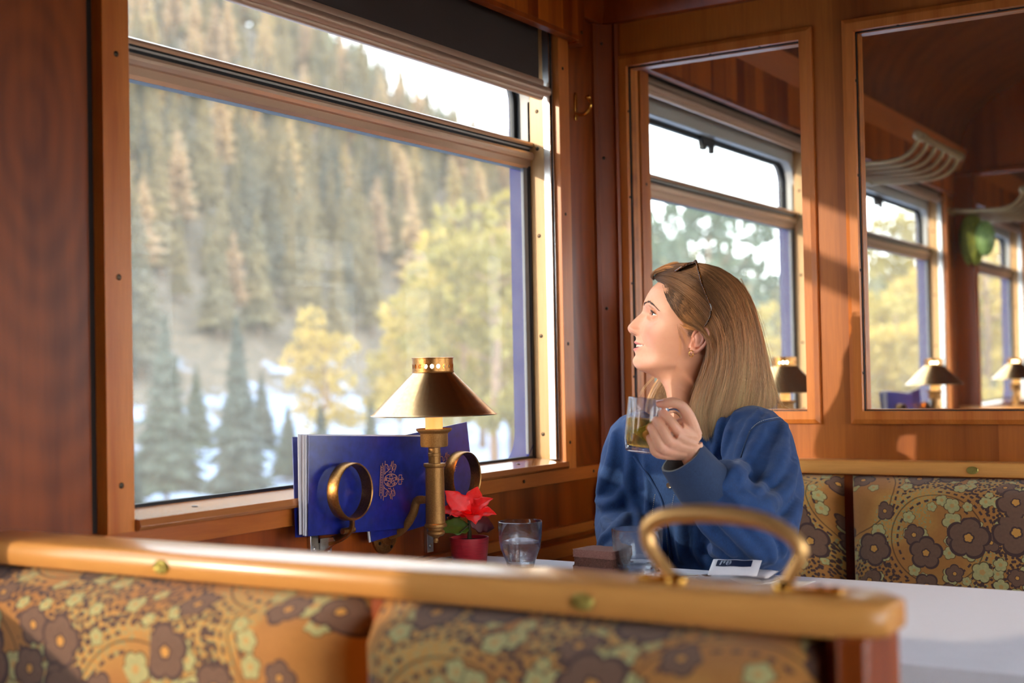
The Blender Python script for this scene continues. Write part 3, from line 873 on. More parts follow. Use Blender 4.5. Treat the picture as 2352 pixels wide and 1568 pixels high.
# ================================================================ benches (two seats back to back, or one against the bulkhead)
def cushion(mb,ya,yb,xf,xb,z0,z1,sg,mi=0,bulge=.018):
    """upholstered back pad; xf = face towards the sitter, bulging outwards and rounded at its rim"""
    nu,nv=34,26
    def prof(u):   # rounding at the rim
        d=min(u,1-u)*2
        return (1-(1-min(1,d/.22))**2.4) if d<.22 else 1
    def fn(u,v):
        uu=u; vv=v
        y=ya+(yb-ya)*uu; z=z0+(z1-z0)*vv
        k=min(prof(uu),prof(vv)); kk=prof(uu)*prof(vv)
        x=xb+(xf-xb)*(kk**.6)+ (xf-xb)/abs(xf-xb)*bulge*sin(pi*uu)*sin(pi*min(1,vv*1.0))*kk
        x+= (xf-xb)/abs(xf-xb)*.006*exp(-((vv-.93)/.04)**2)*kk
        return (x,y,z)
    mb.grid(fn,nu,nv,mi)
    mb.box(min(xb,xb),xb+.004*(1 if xb>xf else -1)*1.0 if xb>xf else xb+.0,ya+.002,yb-.002,z0+.002,z1-.002,mi) if False else None
    return mb
def seatpad(mb,ya,yb,x0,x1,z0,z1,mi=0):
    def pr(u): 
        d=min(u,1-u)*2
        return (1-(1-min(1,d/.2))**2.4) if d<.2 else 1
    mb.grid(lambda u,v:(x0+(x1-x0)*u, ya+(yb-ya)*v, z0+(z1-z0)*((pr(u)*pr(v))**.6)),30,30,mi)
def plate(mb,c,mi=0,r=(.0125,.0085),n=(-1,0,0)):
    nn=Vector(n).normalized()
    M3=Matrix(((0,0,nn.x),(1,0,nn.y),(0,1,nn.z))) if abs(nn.x)>.5 else None
    vs=[];fs=[]
    seg=28
    for k,(s,h) in enumerate(((1,0),(1,.001),(.9,.0022),(.84,.0018),(0.0,.0024))):
        for j in range(seg):
            a=2*pi*j/seg
            vs.append(Vector(c)+Vector((0,1,0))*(r[0]*s*cos(a))+Vector((0,0,1))*(r[1]*s*sin(a))+nn*h)
    for k in range(4):
        for j in range(seg): fs.append((k*seg+j,k*seg+(j+1)%seg,(k+1)*seg+(j+1)%seg,(k+1)*seg+j))
    mb.add(vs,fs,mi)
    # engraved numeral as two little raised strokes and rim screws
    for dy in (-.0095,.0095): mb.ellipsoid(Vector(c)+Vector((0,dy,0))+nn*.0022,(.001,.001,.001),6,4,mi)
def digit2(mb,c,h,n=(-1,0,0),mi=0):
    pts=[(-.3,.32),(-.15,.48),(.15,.48),(.3,.3),(.2,.05),(-.3,-.45),(.32,-.45)]
    mb.tube([Vector(c)+Vector((0,-p[0]*h,p[1]*h)) for p in smoothpath([(a,b,0) for a,b in pts],3)],h*.07,6,mi)

def bench(label,X,ya,yb,split,sides,ztop,railw,group='upholstered benches of the saloon',handle=False,plates=(),frontrail=.03):
    """X: plane of the back board; sides: -1 pad faces -x, +1 pad faces +x"""
    b=thing('bench',label,'bench',(X,(ya+yb)/2,0),group)
    # board
    mb=MB(); mb.box(X-.014,X+.014,ya+.012,yb-.002,.08,ztop-.03)
    obj('back_board',mb,M['wood_panel'],b,bevel=.002)
    for s in sides:
        for (p,q) in ((ya+.045,split-.010),(split+.010,yb-.004)):
            mb=MB(); cushion(mb,p,q,X+s*.088,X+s*.0145,.40,ztop-.036,s)
            obj('back_cushion',mb,M['moquette'],b,smooth=180)
            mb=MB(); seatpad(mb,p,q,min(X+s*.09,X+s*.56),max(X+s*.09,X+s*.56),.36,.47)
            obj('seat_cushion',mb,M['moquette'],b,smooth=180)
        mb=MB(); mb.box(min(X+s*.03,X+s*.54),max(X+s*.03,X+s*.54),ya+.03,yb-.004,.06,.36)
        obj('seat_box',mb,M['wood_panel'],b,bevel=.003)
    # aisle end panel
    mb=MB()
    s0=min(sides) ; s1=max(sides)
    xa=X-.05 if -1 in sides else X-.015; xb=X+.05 if 1 in sides else X+.015
    mb.box(xa,xb,ya,ya+.028,.0,ztop-.028)
    obj('end_panel',mb,M['wood_panel'],b,bevel=.004)
    # cap rail: bevelled maple bar
    x0,x1=railw
    cz=ztop
    pr=[(x0+.003,cz-.032),(x0,cz-.026),(x0-.000,cz-.010),(x0+.005,cz-.002),(x0+.012,cz),(x1-.008,cz),(x1,cz-.006),(x1,cz-.028),(x1-.003,cz-.032)]
    mb=MB(); n=len(pr); ch=.018
    vs=[(p[0],yb,p[1]) for p in pr]+[(p[0],ya-.006+ch,p[1]) for p in pr]+[(((x0+x1)/2)+(p[0]-(x0+x1)/2)*.62,ya-.012,cz-.016+(p[1]-cz+.016)*.8) for p in pr]
    fs=[(i,(i+1)%n,n+(i+1)%n,n+i) for i in range(n)]+[(n+i,n+(i+1)%n,2*n+(i+1)%n,2*n+i) for i in range(n)]+[tuple(range(n)),tuple(range(2*n,3*n))[::-1]]
    mb.add(vs,fs)
    rail=obj('cap_rail',mb,M['wood_rail'],b,bevel=.002)
    for p in plates:
        mb=MB(); c=(x0-.0002,p,cz-.017); plate(mb,c); digit2(mb,(x0-.0024,p,cz-.017),.009)
        obj('number_plate',mb,M['platebrass'],rail)
    return b
BENCH_Z=.920
b1=bench('upholstered bench with maple rail and brass grab handle in the foreground',1.185,.353,1.58,.900,(-1,1),BENCH_Z,(1.140,1.232),plates=(1.197,.630))
b2=bench('upholstered bench under the glazed bulkhead that the woman sits on',XP-.016,.345,1.58,.968,(-1,),.912,(XP-.052,XP-.001),plates=(.689,))
for c in list(b1.children):
    if c.name.startswith('seat') : pass
# brass lyre-shaped grab handle on the near rail
def handle(parent,X,y0,y1,z):
    mb=MB(); ym=(y0+y1)/2
    pts=[(X,a,z+b) for a,b in ((.553,.003),(.560,.009),(.572,.022),(.581,.036),(.582,.050),(.571,.060),(.549,.0655),(.51,.0675),(.47,.064),(.444,.055),(.430,.043),(.428,.031),(.436,.017),(.444,.004))]
    path=smoothpath(pts,7); n=len(path)
    rad=[.0062+.0022*exp(-((i/n-.5)/.22)**2) for i in range(n)]
    mb.tube(path,rad,16)
    g=obj('grab_handle',mb,M['handlebrass'],parent,smooth=180)
    mb=MB()
    mb.lathe([(.011,0),(.011,.004),(.008,.007),(.007,.010),(0,.010)],(X,.444,z),18); mb.box(X-.010,X+.010,y1-.040,y1+.008,z,z+.005)
    for yy in (y1-.032,y1-.018): mb.lathe([(.005,0),(.004,.002),(0,.0025)],(X,yy,z+.005),12)
    obj('handle_foot',mb,M['brass'],g,bevel=.001); mb=MB()
    mb.lathe([(.011,0),(.011,.004),(.008,.007),(0,.010)],(X,.553,z),18); mb.box(X-.010,X+.010,y0-.012,y0+.035,z,z+.005)
    for yy in (y0+.028,y0+.014): mb.lathe([(.005,0),(.004,.002),(0,.0025)],(X,yy,z+.005),12)
    obj('handle_foot',mb,M['brass'],g,bevel=.001)
rl=[c for c in b1.children if c.name.startswith('cap_rail')][0]
handle(rl,1.186,.556,.428,BENCH_Z)
# benches of the bays beyond the bulkhead
for i,(X,sd,lab) in enumerate(((3.13,(1,),'bench behind the bulkhead seen only through its glass, near side'),(4.87,(-1,1),'middle bench of the next saloon, seen low through the right hand glass'),(6.66,(-1,),'bench against the far header, seen through the right hand glass'))):
    bench(lab,X,.345,1.58,.95,sd,BENCH_Z,(X-.045,X+.045))

# ---------------------------------------------------------------- table under a white cloth
TZ=.750
def table(label,cx0,cx1,y0,y1,clothlab):
    tb=thing('dining_table',label,'table',((cx0+cx1)/2,(y0+y1)/2,0),'dining tables')
    r=.07
    mb=MB(); mb.prism(rrect(cx0+.006,cx1-.006,y0+.006,y1-.001,r),'z',TZ-.026,TZ-.0035); obj('tabletop',mb,M['wood_framey'],tb,bevel=.002)
    mb=MB(); mb.tube([((cx0+cx1)/2,y0+.25,0),((cx0+cx1)/2,y0+.25,TZ-.026)],.03,16); mb.lathe([(.17,0),(.17,.012),(.04,.03),(.03,.05)],((cx0+cx1)/2,y0+.25,0),24); obj('leg',mb,M['steel'],tb)
    mb=MB(); mb.box((cx0+cx1)/2-.2,(cx0+cx1)/2+.2,y1-.03,y1+.0,TZ-.06,TZ-.026); obj('wall_bracket',mb,M['steel'],tb)
    # cloth with soft folds and a short overhang
    o=rrect(cx0,cx1,y0,y1-.0005,r,10); n=len(o); cx=(cx0+cx1)/2; cy=(y0+y1)/2
    mb=MB(); vs=[]; fs=[]
    rings=[.0,.25,.5,.7,.85,.95,.985,1.0]
    def hz(x,y): return 0
    for k,f in enumerate(rings[1:]):
        for p in o: vs.append((cx+(p[0]-cx)*f,cy+(p[1]-cy)*f,TZ))
    nr=len(rings)-1
    for k,(dz,ex) in enumerate(((-.004,.003),(-.03,.006),(-.10,.010),(-.19,.012))):
        for i,p in enumerate(o):
            dx,dy=p[0]-cx,p[1]-cy; l=math.hypot(dx,dy)
            w=.006*sin(i*1.9)*k*.5
            e=ex+w
            yy=p[1]+dy/l*e
            if p[1]>y1-.06: yy=min(yy,y1+.0)
            vs.append((p[0]+dx/l*e,yy,TZ+dz))
    tot=nr+4
    for k in range(tot-1):
        for i in range(n): fs.append((k*n+i,k*n+(i+1)%n,(k+1)*n+(i+1)%n,(k+1)*n+i))
    fs.append(tuple(range(n))[::-1])
    mb.add(vs,fs)
    c=obj('tablecloth',mb,M['linen'],None,smooth=50)
    tag(c,clothlab,'tablecloth','white tablecloths')
    # press folds
    return tb
table('dining table beside the large window, hidden under its white cloth',1.70,2.325,.17,1.58,'white tablecloth on the table in front of the woman')
table('dining table of the second bay, seen only through the bulkhead glass',3.66,4.26,.35,1.58,'white tablecloth on the table behind the bulkhead')
table('dining table of the third bay, far along the carriage',5.46,6.06,.35,1.58,'white tablecloth on the far table of the third bay')
# ================================================================ things on the wall and the table
def onY(px,py,Y):
    d=at(px,py,1)-Vector((0,0,CAM_H)); return Vector((0,0,CAM_H))+d*(Y/d.y)
def onZ(px,py,Z):
    d=at(px,py,1)-Vector((0,0,CAM_H)); return Vector((0,0,CAM_H))+d*((Z-CAM_H)/d.z)
t=NT('lit_bulb'); M['bulb']=t.surf(t.n('Emission',{'Color':(1,.72,.38,1),'Strength':22.0}).outputs[0])
t=NT('candle_sleeve')
M['candle']=t.surf(t.bsdf(L(236,184,110),.5,0,Subsurface_Weight=.0,Emission_Color=(1,.46,.10,1),Emission_Strength=.7))  # orange emission added to imitate bulb light glowing through the sleeve
t=NT('shade_brass')
n=t.n('TexNoise',{'Vector':t.coords((30,30,30)),'Detail':5.0}).outputs[0]
M['shade']=t.surf(t.bsdf(t.ramp(n,[(.3,L(206,160,108)),(.7,L(214,172,122))]),.24,1.0))
LX,LY=2.10,1.475
def lamp():
    l=thing('wall_lamp','lit brass lamp with conical shade beside the menus on the near window wall','lamp',(LX,LY,.805),'brass lamps along the windows')
    c=(LX,LY,0)
    mb=MB()
    mb.lathe([(.1195,1.0455),(.1205,1.0470),(.1190,1.0480),(.116,1.0495),(.0420,1.1235),(.0392,1.1270),(.0385,1.1270),(.0415,1.1225),(.1155,1.0480)],c,64,closed=True)
    sh=obj('shade',mb,M['shade'],l,smooth=30)
    # pierced collar: two rings joined by small bars, so the holes are real
    mb=MB()
    for z0,z1,ro in ((1.1265,1.1345,.0392),(1.1425,1.1545,.0385)):
        mb.lathe([(ro,z0),(ro,z1),(ro-.0015,z1),(ro-.0015,z0)],c,48,closed=True)
    mb.lathe([(.0399,1.1265),(.0403,1.1275),(.0399,1.129),(.0385,1.129)],c,48)
    mb.lathe([(.0385,1.1530),(.0398,1.1535),(.0398,1.1550),(.0385,1.1555),(0,1.1555),(0,1.1545),(.037,1.1545)],c,48)
    N=20
    for i in range(N):
        a=2*pi*(i+.3)/N; u=Vector((cos(a),sin(a),0)); v=Vector((-sin(a),cos(a),0))
        # bar with bellied sides so that each opening reads as round
        vs=[]
        for h,wd in ((1.134,.0062),(1.1355,.0034),(1.1385,.0022),(1.1415,.0034),(1.143,.0062)):
            for s,rr in ((-1,.0390),(1,.0390),(1,.0372),(-1,.0372)):
                p=Vector(c)+u*rr+v*(wd*s); vs.append((p.x,p.y,h))
        fs=[]
        for k in range(4):
            for j in range(4): fs.append((k*4+j,k*4+(j+1)%4,(k+1)*4+(j+1)%4,(k+1)*4+j))
        mb.add(vs,fs)
    obj('pierced_collar',mb,M['agedbrass'],sh,smooth=30)
    mb=MB(); mb.lathe([(0,1.148),(.010,1.146),(.016,1.138),(.016,1.125),(.011,1.112),(.010,1.098),(0,1.096)],c,20)
    obj('bulb',mb,M['bulb'],l,smooth=180)
    mb=MB(); mb.lathe([(.0165,1.018),(.0165,1.095),(.0155,1.098),(0,1.098)],c,28); obj('candle_sleeve',mb,M['candle'],l,smooth=30)
    mb=MB(); mb.lathe([(.0,1.016),(.026,1.017),(.033,1.021),(.0345,1.020),(.0335,1.017),(.027,1.012),(.0262,1.010),(.0262,.990),(.025,.9865),(.012,.985),(0,.985)],c,40)
    obj('drip_cup',mb,M['goldlacquer'],l,smooth=30)
    mb=MB(); mb.lathe([(0,.986),(.0115,.986),(.0115,.975),(.0122,.974),(.0122,.969),(.0115,.968),(.0115,.955),(.0205,.955),(.0213,.952),(.0205,.949),(.0175,.947),(.0188,.842),(.021,.840),(.0215,.837),(.021,.835),(.015,.833),(.0145,.829),(.0172,.826),(.0172,.822),(.013,.819),(.008,.817),(.004,.813),(.0052,.809),(.004,.805),(0,.804)],c,40)
    obj('candle_stem',mb,M['goldlacquer'],l,smooth=30)
    mb=MB(); mb.tube(smoothpath([(LX,LY+.012,.8845),(LX,LY+.030,.8850),(LX,LY+.041,.8830),(LX,LY+.046,.876),(LX,LY+.052,.858),(LX,LY+.066,.838),(LX,LY+.085,.822),(LX,LY+.108,.814)],6),[.0075]*6+[.0082]*36+[.0086]*1,14)
    obj('arm',mb,M['goldlacquer'],l,smooth=40)
    mb=MB(); Mr=Matrix.Rotation(pi/2,3,'X')
    mb.lathe([(.038,0),(.038,.005),(.034,.009),(.022,.0105),(.021,.013),(.014,.015),(0,.017)],(LX,Y0,.815),36,0,Mr)
    for a in (.5,2.1,3.7,5.2): mb.lathe([(.0036,0),(.003,.0015),(0,.0018)],(LX+.028*cos(a),Y0-.0095,.815+.028*sin(a)),10,1,Mr)
    obj('wall_plate',mb,[M['agedbrass'],M['screw']],l,smooth=30)
    return l
l1=lamp()
labs=['brass lamp just behind the glass, its shade half hidden by the woman\'s hair','brass lamp seen whole through the right hand glass with menus beside it','brass lamp cut off by the right edge of the picture']
offs=[1.885,3.665,5.30]
for lab,d in zip(labs,offs): dup(l1,(d,0,-.008 if d>2 else 0),lab)
for i,d in enumerate([0]+offs):
    ld=bpy.data.lights.new('lamp_bulb','POINT'); lo=bpy.data.objects.new('lamp_bulb',ld); COL.objects.link(lo)
    lo.location=(LX+d,LY,1.104); ld.energy=.9; ld.color=(1,.62,.28); ld.shadow_soft_size=.012

# menus --------------------------------------------------------------
t=NT('royal_blue_card'); n=t.n('TexNoise',{'Vector':t.coords((12,12,12)),'Detail':3.0}).outputs[0]
M['bluecard']=t.surf(t.bsdf(t.ramp(n,[(.3,L(12,24,104)),(.7,L(28,40,132))]),.30,0,Coat_Weight=.35,Coat_Roughness=.22))
M['copper']=simple('copper_print', L(206,140,112), .4, .35)
M['paper']=simple('menu_paper', L(206,200,206), .7)
def card(mb,P,Y,th,bow=0.0,mi=0,curl=0):
    """card given by its four corners (x,z) tl,tr,br,bl, standing at depth Y; its free left edge may curl"""
    tl,tr,br,bl=[Vector((p[0],Y,p[1])) for p in P]
    def f(u,v):
        a=tl.lerp(tr,u); b=bl.lerp(br,u); p=b.lerp(a,v)
        p.y+= -bow*sin(pi*u)+curl*(1-u)**3*(.4+.6*v)
        return p
    nu,nv=14,5
    A=[f(i/(nu-1),j/(nv-1)) for j in range(nv) for i in range(nu)]
    B=[p+Vector((0,th,0)) for p in A]
    vs=A+B; o=nu*nv; fs=[]
    for j in range(nv-1):
        for i in range(nu-1):
            a=j*nu+i; fs+=[(a,a+1,a+nu+1,a+nu),(o+a,o+a+nu,o+a+nu+1,o+a+1)]
    for i in range(nu-1): fs+=[(i,o+i,o+i+1,i+1)]; a=(nv-1)*nu+i; fs+=[(a,a+1,o+a+1,o+a)]
    for j in range(nv-1): a=j*nu; fs+=[(a,a+nu,o+a+nu,o+a)]; a=j*nu+nu-1; fs+=[(a,o+a,o+a+nu,a+nu)]
    mb.add(vs,fs,mi); return f
# crest as it stands on the cover, traced once in its own millimetre frame
def crest(mb,cx,cz,ang,Y,s=1.0,yfun=None):
    K=.0001065*s*1.0   # metres per unit
    ca,sa=cos(ang),sin(ang)
    def P(u,v):
        x=(u-760)*K*1.62; z=-(v-785)*K*.73
        X=cx+x*ca-z*sa; Z=cz+x*sa+z*ca
        return Vector((X,(yfun(X,Z) if yfun else Y),Z))
    def line(pts,w=9):
        pts=[P(*p) for p in pts]
        r=w*K*.55
        for a,b in zip(pts,pts[1:]):
            d=(b-a); 
            if d.length<1e-6: continue
            d.normalize(); n=Vector((-d.z,0,d.x))*r
            mb.add([a-n-d*r*.5,a+n-d*r*.5,b+n+d*r*.5,b-n+d*r*.5],[(0,1,2,3)])
    for x,y0,y1 in ((572,430,1150),(620,430,1150),(648,320,620),(648,330,430),(603,370,430),(583,1150,1215),(625,1130,1260),(632,900,1130)): line([(x,y0),(x-18*(y1-y0)/800,y1)],15)
    for v in range(470,1120,60): line([(594-(v-430)*.02,v-14),(594-(v-430)*.02,v+14)],20)
    circ=lambda r,n=26,w=14:line([(760+r*cos(2*pi*i/n)*.98,785+r*1.18*sin(2*pi*i/n)) for i in range(n+1)],w)
    circ(128); circ(36,14,12)
    for k in range(5):
        a=2*pi*k/5+.3
        line([(760+36*cos(a),785+42*sin(a)),(760+122*cos(a+.35),785+144*sin(a+.35))],11)
        line([(760+36*cos(a),785+42*sin(a)),(760+122*cos(a-.35),785+144*sin(a-.35))],11)
        b=a+pi/5; line([(760+84*cos(b),785+100*sin(b)),(760+108*cos(b),785+124*sin(b))],34)
    line([(752,785),(770,785)],26)
    line([(905,670),(955,670),(950,895),(900,895),(905,670)],13); line([(895,785),(992,775)],14); line([(955,735),(975,742)],10); line([(955,828),(975,822)],10); line([(880,740),(905,785),(880,830)],12)
    for sg,b in ((1,0),(-1,1572)):
        Q=lambda pts:[(x-(12 if sg<0 else 0),(y if sg>0 else b-y)) for x,y in pts]
        line(Q([(650,400),(690,410),(705,450),(720,500),(712,545),(690,570),(665,590),(640,640)]),15)
        line(Q([(690,440),(680,480),(700,520),(735,530),(745,480),(735,440),(760,410)]),11)
        line(Q([(770,340),(760,420),(775,470),(790,510),(770,520)]),22); line(Q([(795,320),(790,400),(800,470)]),16)
        line(Q([(810,400),(840,410),(850,450),(838,520),(820,560),(815,595)]),13); line(Q([(820,430),(832,470),(825,510),(800,540),(770,560),(750,600)]),11)
        line(Q([(720,600),(740,580),(770,600)]),12)
def menuset(lab1,lab2):
    m1=thing('menu_card',lab1,'menu',(1.99,1.55,.83),'blue menus in the ring holders')
    C1=[(1.832,1.020),(2.174,1.001),(2.164,.826),(1.818,.846)]
    mb=MB(); f=card(mb,C1,1.545,.0012,.002,0,.010)
    cov=obj('cover',mb,M['bluecard'],m1,smooth=40)
    mb=MB()
    for k,(dx,y,cu,dz) in enumerate(((.004,1.5480,.012,.000),(.007,1.5490,.014,.001),(.012,1.5505,.020,.003))):
        card(mb,[(a-dx*(1 if i in(0,3) else 0),b+dz) for i,(a,b) in enumerate(C1)],y,.0008,.001,0,cu)
    obj('pages',mb,M['paper'],m1,smooth=40)
    mb=MB(); card(mb,[(a-(.013 if i in (0,3) else 0),b-.002) for i,(a,b) in enumerate(C1)],1.556,.0012,.0,0,.026)
    obj('back_cover',mb,M['bluecard'],m1,smooth=40)
    mb=MB(); crest(mb,2.052,.925,-.05,1.5423); obj('crest',mb,M['copper'],cov,smooth=0)
    m2=thing('menu_card',lab2,'menu',(2.20,1.565,.84),'blue menus in the ring holders')
    C2=[(1.985,.996),(2.343,1.023),(2.373,.838),(2.015,.812)]
    mb=MB(); card(mb,C2,1.562,.0012,.002); cov=obj('cover',mb,M['bluecard'],m2,smooth=40)
    mb=MB(); card(mb,[(a-.004,b-.001) for a,b in C2],1.5645,.0025,.0); obj('pages',mb,M['paper'],m2,smooth=40)
    mb=MB(); crest(mb,2.262,.930,.075,1.5597,.95); obj('crest',mb,M['copper'],cov,smooth=0)
    return m1,m2
m1,m2=menuset('blue menu with copper crest left of the near lamp, standing in front','blue menu behind the near lamp, its crest showing through the brass ring')
# brass cup-ring brackets that hold the menus
def ringholder(cx,cz,label):
    r=thing('cup_ring_holder',label,'holder',(cx,Y0,.80),'brass ring holders on the wall')
    Mr=Matrix.Rotation(pi/2,3,'X')@Matrix.Identity(3)
    mb=MB()
    mb.lathe([(.0515,-.010),(.0525,-.006),(.0515,.012),(.0500,.0145),(.0480,.013),(.0470,-.006),(.0480,-.010)],(cx,1.525,cz),56,0,Matrix.Rotation(pi/2,3,'X')@Matrix.Identity(3),closed=True)
    g=obj('ring',mb,M['agedbrass'],r,smooth=40)
    mb=MB()
    mb.tube(smoothpath([(cx+.004,1.524,cz-.047),(cx+.005,1.526,cz-.066),(cx+.004,1.545,cz-.082),(cx+.002,1.572,cz-.092)],5),.009,10,ell=(1.3,.55))
    mb.tube([(cx-.016,1.530,cz-.070),(cx+.016,1.530,cz-.070)],.0055,12)
    obj('hinge_arm',mb,M['agedbrass'],r,smooth=40)
    mb=MB()
    mb.box(cx-.030,cx-.008,1.592,Y0,.762,.856); mb.box(cx-.010,cx+.030,1.5925,Y0,.790,.822)
    for x,z in ((cx-.019,.845),(cx-.019,.812),(cx-.019,.775),(cx+.019,.806)): mb.lathe([(.005,0),(.004,.002),(0,.0025)],(x,1.592,z),12,0,Matrix.Rotation(pi/2,3,'X'))
    mb.prism([(1.592,.80),(1.592,.83),(1.560,.834),(1.556,.826)],'x',cx-.005,cx+.008)
    obj('wall_bracket',mb,M['steel'],r,bevel=.0008)
    return r
r1=ringholder(1.905,.917,'brass ring holder left of the near lamp, in front of the crested menu')
r2=ringholder(2.266,.915,'brass ring holder right of the near lamp with a crest showing inside it')
for d,ph in ((1.83,'of the second bay, low behind the partition glass'),(3.52,'of the third bay, blurred beside the far lamp')):
    dup(m1,(d,0,0),'left blue menu '+ph); dup(m2,(d,0,0),'right blue menu '+ph)
    dup(r1,(d,0,0),'left brass ring holder '+ph); dup(r2,(d,0,0),'right brass ring holder '+ph)

# coat hooks ----------------------------------------------------------
def hook(x,z,lab,s=1):
    h=thing('coat_hook',lab,'hook',(x,Y0,z),'brass coat hooks')
    mb=MB(); mb.prism([(x+a,z+b) for a,b in ((-.005,-.035),(.005,-.035),(.006,-.024),(.0035,-.018),(.006,-.008),(.0065,.024),(.003,.034),(-.003,.034),(-.0065,.024),(-.006,-.008),(-.0035,-.018),(-.006,-.024))],'y',Y0-.008,Y0-.0035)
    obj('back_plate',mb,M['brass'],h,bevel=.0012)
    mb=MB(); mb.tube(smoothpath([(x,Y0-.008,z-.018),(x,Y0-.018,z-.022),(x,Y0-.034,z-.020),(x,Y0-.046,z-.006),(x,Y0-.046,z+.006),(x,Y0-.042,z+.014)],5),[.0042]*14+[.0036]*11+[.0045],12); mb.ellipsoid((x,Y0-.041,z+.018),(.0075,.0075,.006),14,10)
    obj('prong',mb,M['brass'],h,smooth=60)
    return h
h=hook(2.900,1.775,'small brass coat hook on the wood beside the large window')
dup(h,(3.80,0,-.01),'blurred brass coat hook on the far pier beside the green bag')

# luggage racks -------------------------------------------------------
M['cream']=simple('cream_enamel', L(178,156,112), .32, .25)
def rack(x0,lab):
    r=thing('luggage_rack',lab,'rack',(x0,Y0,1.85),'tubular luggage racks')
    xs=[x0+.56*i/5 for i in range(6)]
    for x in xs:
        mb=MB(); mb.tube(smoothpath([(x,Y0-.004,1.855),(x,1.50,1.846),(x,1.40,1.844),(x,1.34,1.846),(x,1.295,1.860),(x,1.262,1.890),(x,1.250,1.922)],5),.0085,12)
        obj('rod',mb,M['cream'],r,smooth=180)
    mb=MB(); mb.tube([(x0-.03,1.248,1.925),(x0+.59,1.248,1.925)],.0125,16)
    for x in (x0-.022,x0+.05,x0+.50,x0+.582): mb.lathe([(.0125,-.009),(.0175,-.006),(.0175,.006),(.0125,.009)],(x,1.248,1.925),18,0,Matrix.Rotation(pi/2,3,'Y'))
    obj('front_tube',mb,M['cream'],r,smooth=40)
    mb=MB(); mb.box(x0-.03,x0+.59,Y0-.012,Y0,1.842,1.868); obj('wall_batten',mb,M['cream'],r,bevel=.003)
    return r
rk=rack(4.76,'cream tubular luggage rack high above the far window, seen through the right hand glass')
dup(rk,(1.80,0,0),'cream tubular luggage rack at the right edge above the green bag')

# green bag hanging from the far rack ---------------------------------
def leafy(name,c1,c2,rough=.6):
    t=NT(name); n=t.n('TexNoise',{'Vector':t.coords((30,30,6)),'Detail':3.0}).outputs[0]
    return t.surf(t.bsdf(t.ramp(n,[(.35,c1),(.65,c2)]),rough,0,t.bump(n,.5,.01)))
bg_=thing('net_bag','limp olive green bag hanging from the far luggage rack by the window','bag',(6.62,1.45,1.6),None)
mb=MB()
mb.grid(lambda u,v:(6.62+.045*cos(2*pi*u)*sin(pi*min(1,v*.98+.01))**.5*(1+.12*sin(9*2*pi*u)), 1.50+(.055)*sin(2*pi*u)*(.4+.6*sin(pi*v)**.6)*(1+.1*sin(7*2*pi*u+4*v))*(1 if v<.98 else .3), 1.60+.235*v+.012*sin(5*2*pi*u)*(1-v)),40,20,0,True)
obj('net',mb,leafy('olive_net',L(70,84,10),L(134,140,34)),bg_,smooth=180)
mb=MB(); mb.ellipsoid((6.60,1.435,1.715),(.055,.045,.085),22,16)
obj('cap',mb,leafy('green_cap',L(96,130,62),L(150,184,110),.35),bg_,smooth=180)
mb=MB(); mb.tube([(6.62,1.47,1.83),(6.62,1.46,1.846),(6.62,1.44,1.85)],.004,8); obj('strap',mb,leafy('olive_cord',L(60,74,10),L(104,110,34)),bg_,smooth=180)

# poinsettia ----------------------------------------------------------
PX,PY=2.197,1.464
pl=thing('potted_poinsettia','small red poinsettia in a red pot on the table by the wall','plant',(PX,PY,TZ))
t=NT('red_pot'); n=t.n('TexNoise',{'Vector':t.coords((8,8,200)),'Detail':2.0}).outputs[0]
mb=MB(); mb.lathe([(0,TZ+.001),(.031,TZ+.001),(.0335,TZ+.004),(.0385,TZ+.052),(.0385,TZ+.055),(.036,TZ+.055),(.034,TZ+.048),(.031,TZ+.044),(0,TZ+.046)],(PX,PY,0),36)
obj('pot',mb,t.surf(t.bsdf(t.ramp(n,[(.3,L(176,30,42)),(.7,L(208,48,58))]),.35)),pl,smooth=40)
mb=MB(); mb.lathe([(.0335,TZ+.046),(.02,TZ+.050),(0,TZ+.052)],(PX,PY,0),20); obj('soil',mb,simple('soil',L(48,34,26),.95),pl)
for q in range(4): pass
mb=MB(); mb.tube(smoothpath([(PX,PY,TZ+.045),(PX+.002,PY,TZ+.065),(PX-.001,PY-.001,TZ+.083),(PX+.001,PY,TZ+.096)],4),[.0042]*5+[.003]*8,10)
C0=Vector((PX+.001,PY-.001,TZ+.097))
for d in ((-.02,-.01,-.012),(.02,.0,-.02),(-.028,.004,-.03)): mb.tube([Vector((PX,PY,TZ+.078)),C0+Vector(d)],[.0016,.0012],6)
obj('stem',mb,simple('plant_stem',L(66,60,30),.7),pl,smooth=60)
t=NT('poinsettia_red'); n=t.n('TexNoise',{'Vector':t.coords((40,40,40)),'Detail':2.0}).outputs[0]
c=t.ramp(n,[(.3,L(206,20,28)),(.7,L(244,52,50))])
M['bract']=t.surf(t.n('AddShader',{0:t.bsdf(c,.45,0,t.bump(n,.2,.002)),1:t.n('BsdfTranslucent',{'Color':(.5,.03,.02,1)}).outputs[0]}).outputs[0])
t=NT('dark_red_leaf'); M['darkleaf']=t.surf(t.bsdf(L(96,16,22),.5))
t=NT('green_leaf'); M['greenleaf']=t.surf(t.n('AddShader',{0:t.bsdf(L(82,108,30),.5),1:t.n('BsdfTranslucent',{'Color':(.12,.2,.02,1)}).outputs[0]}).outputs[0])
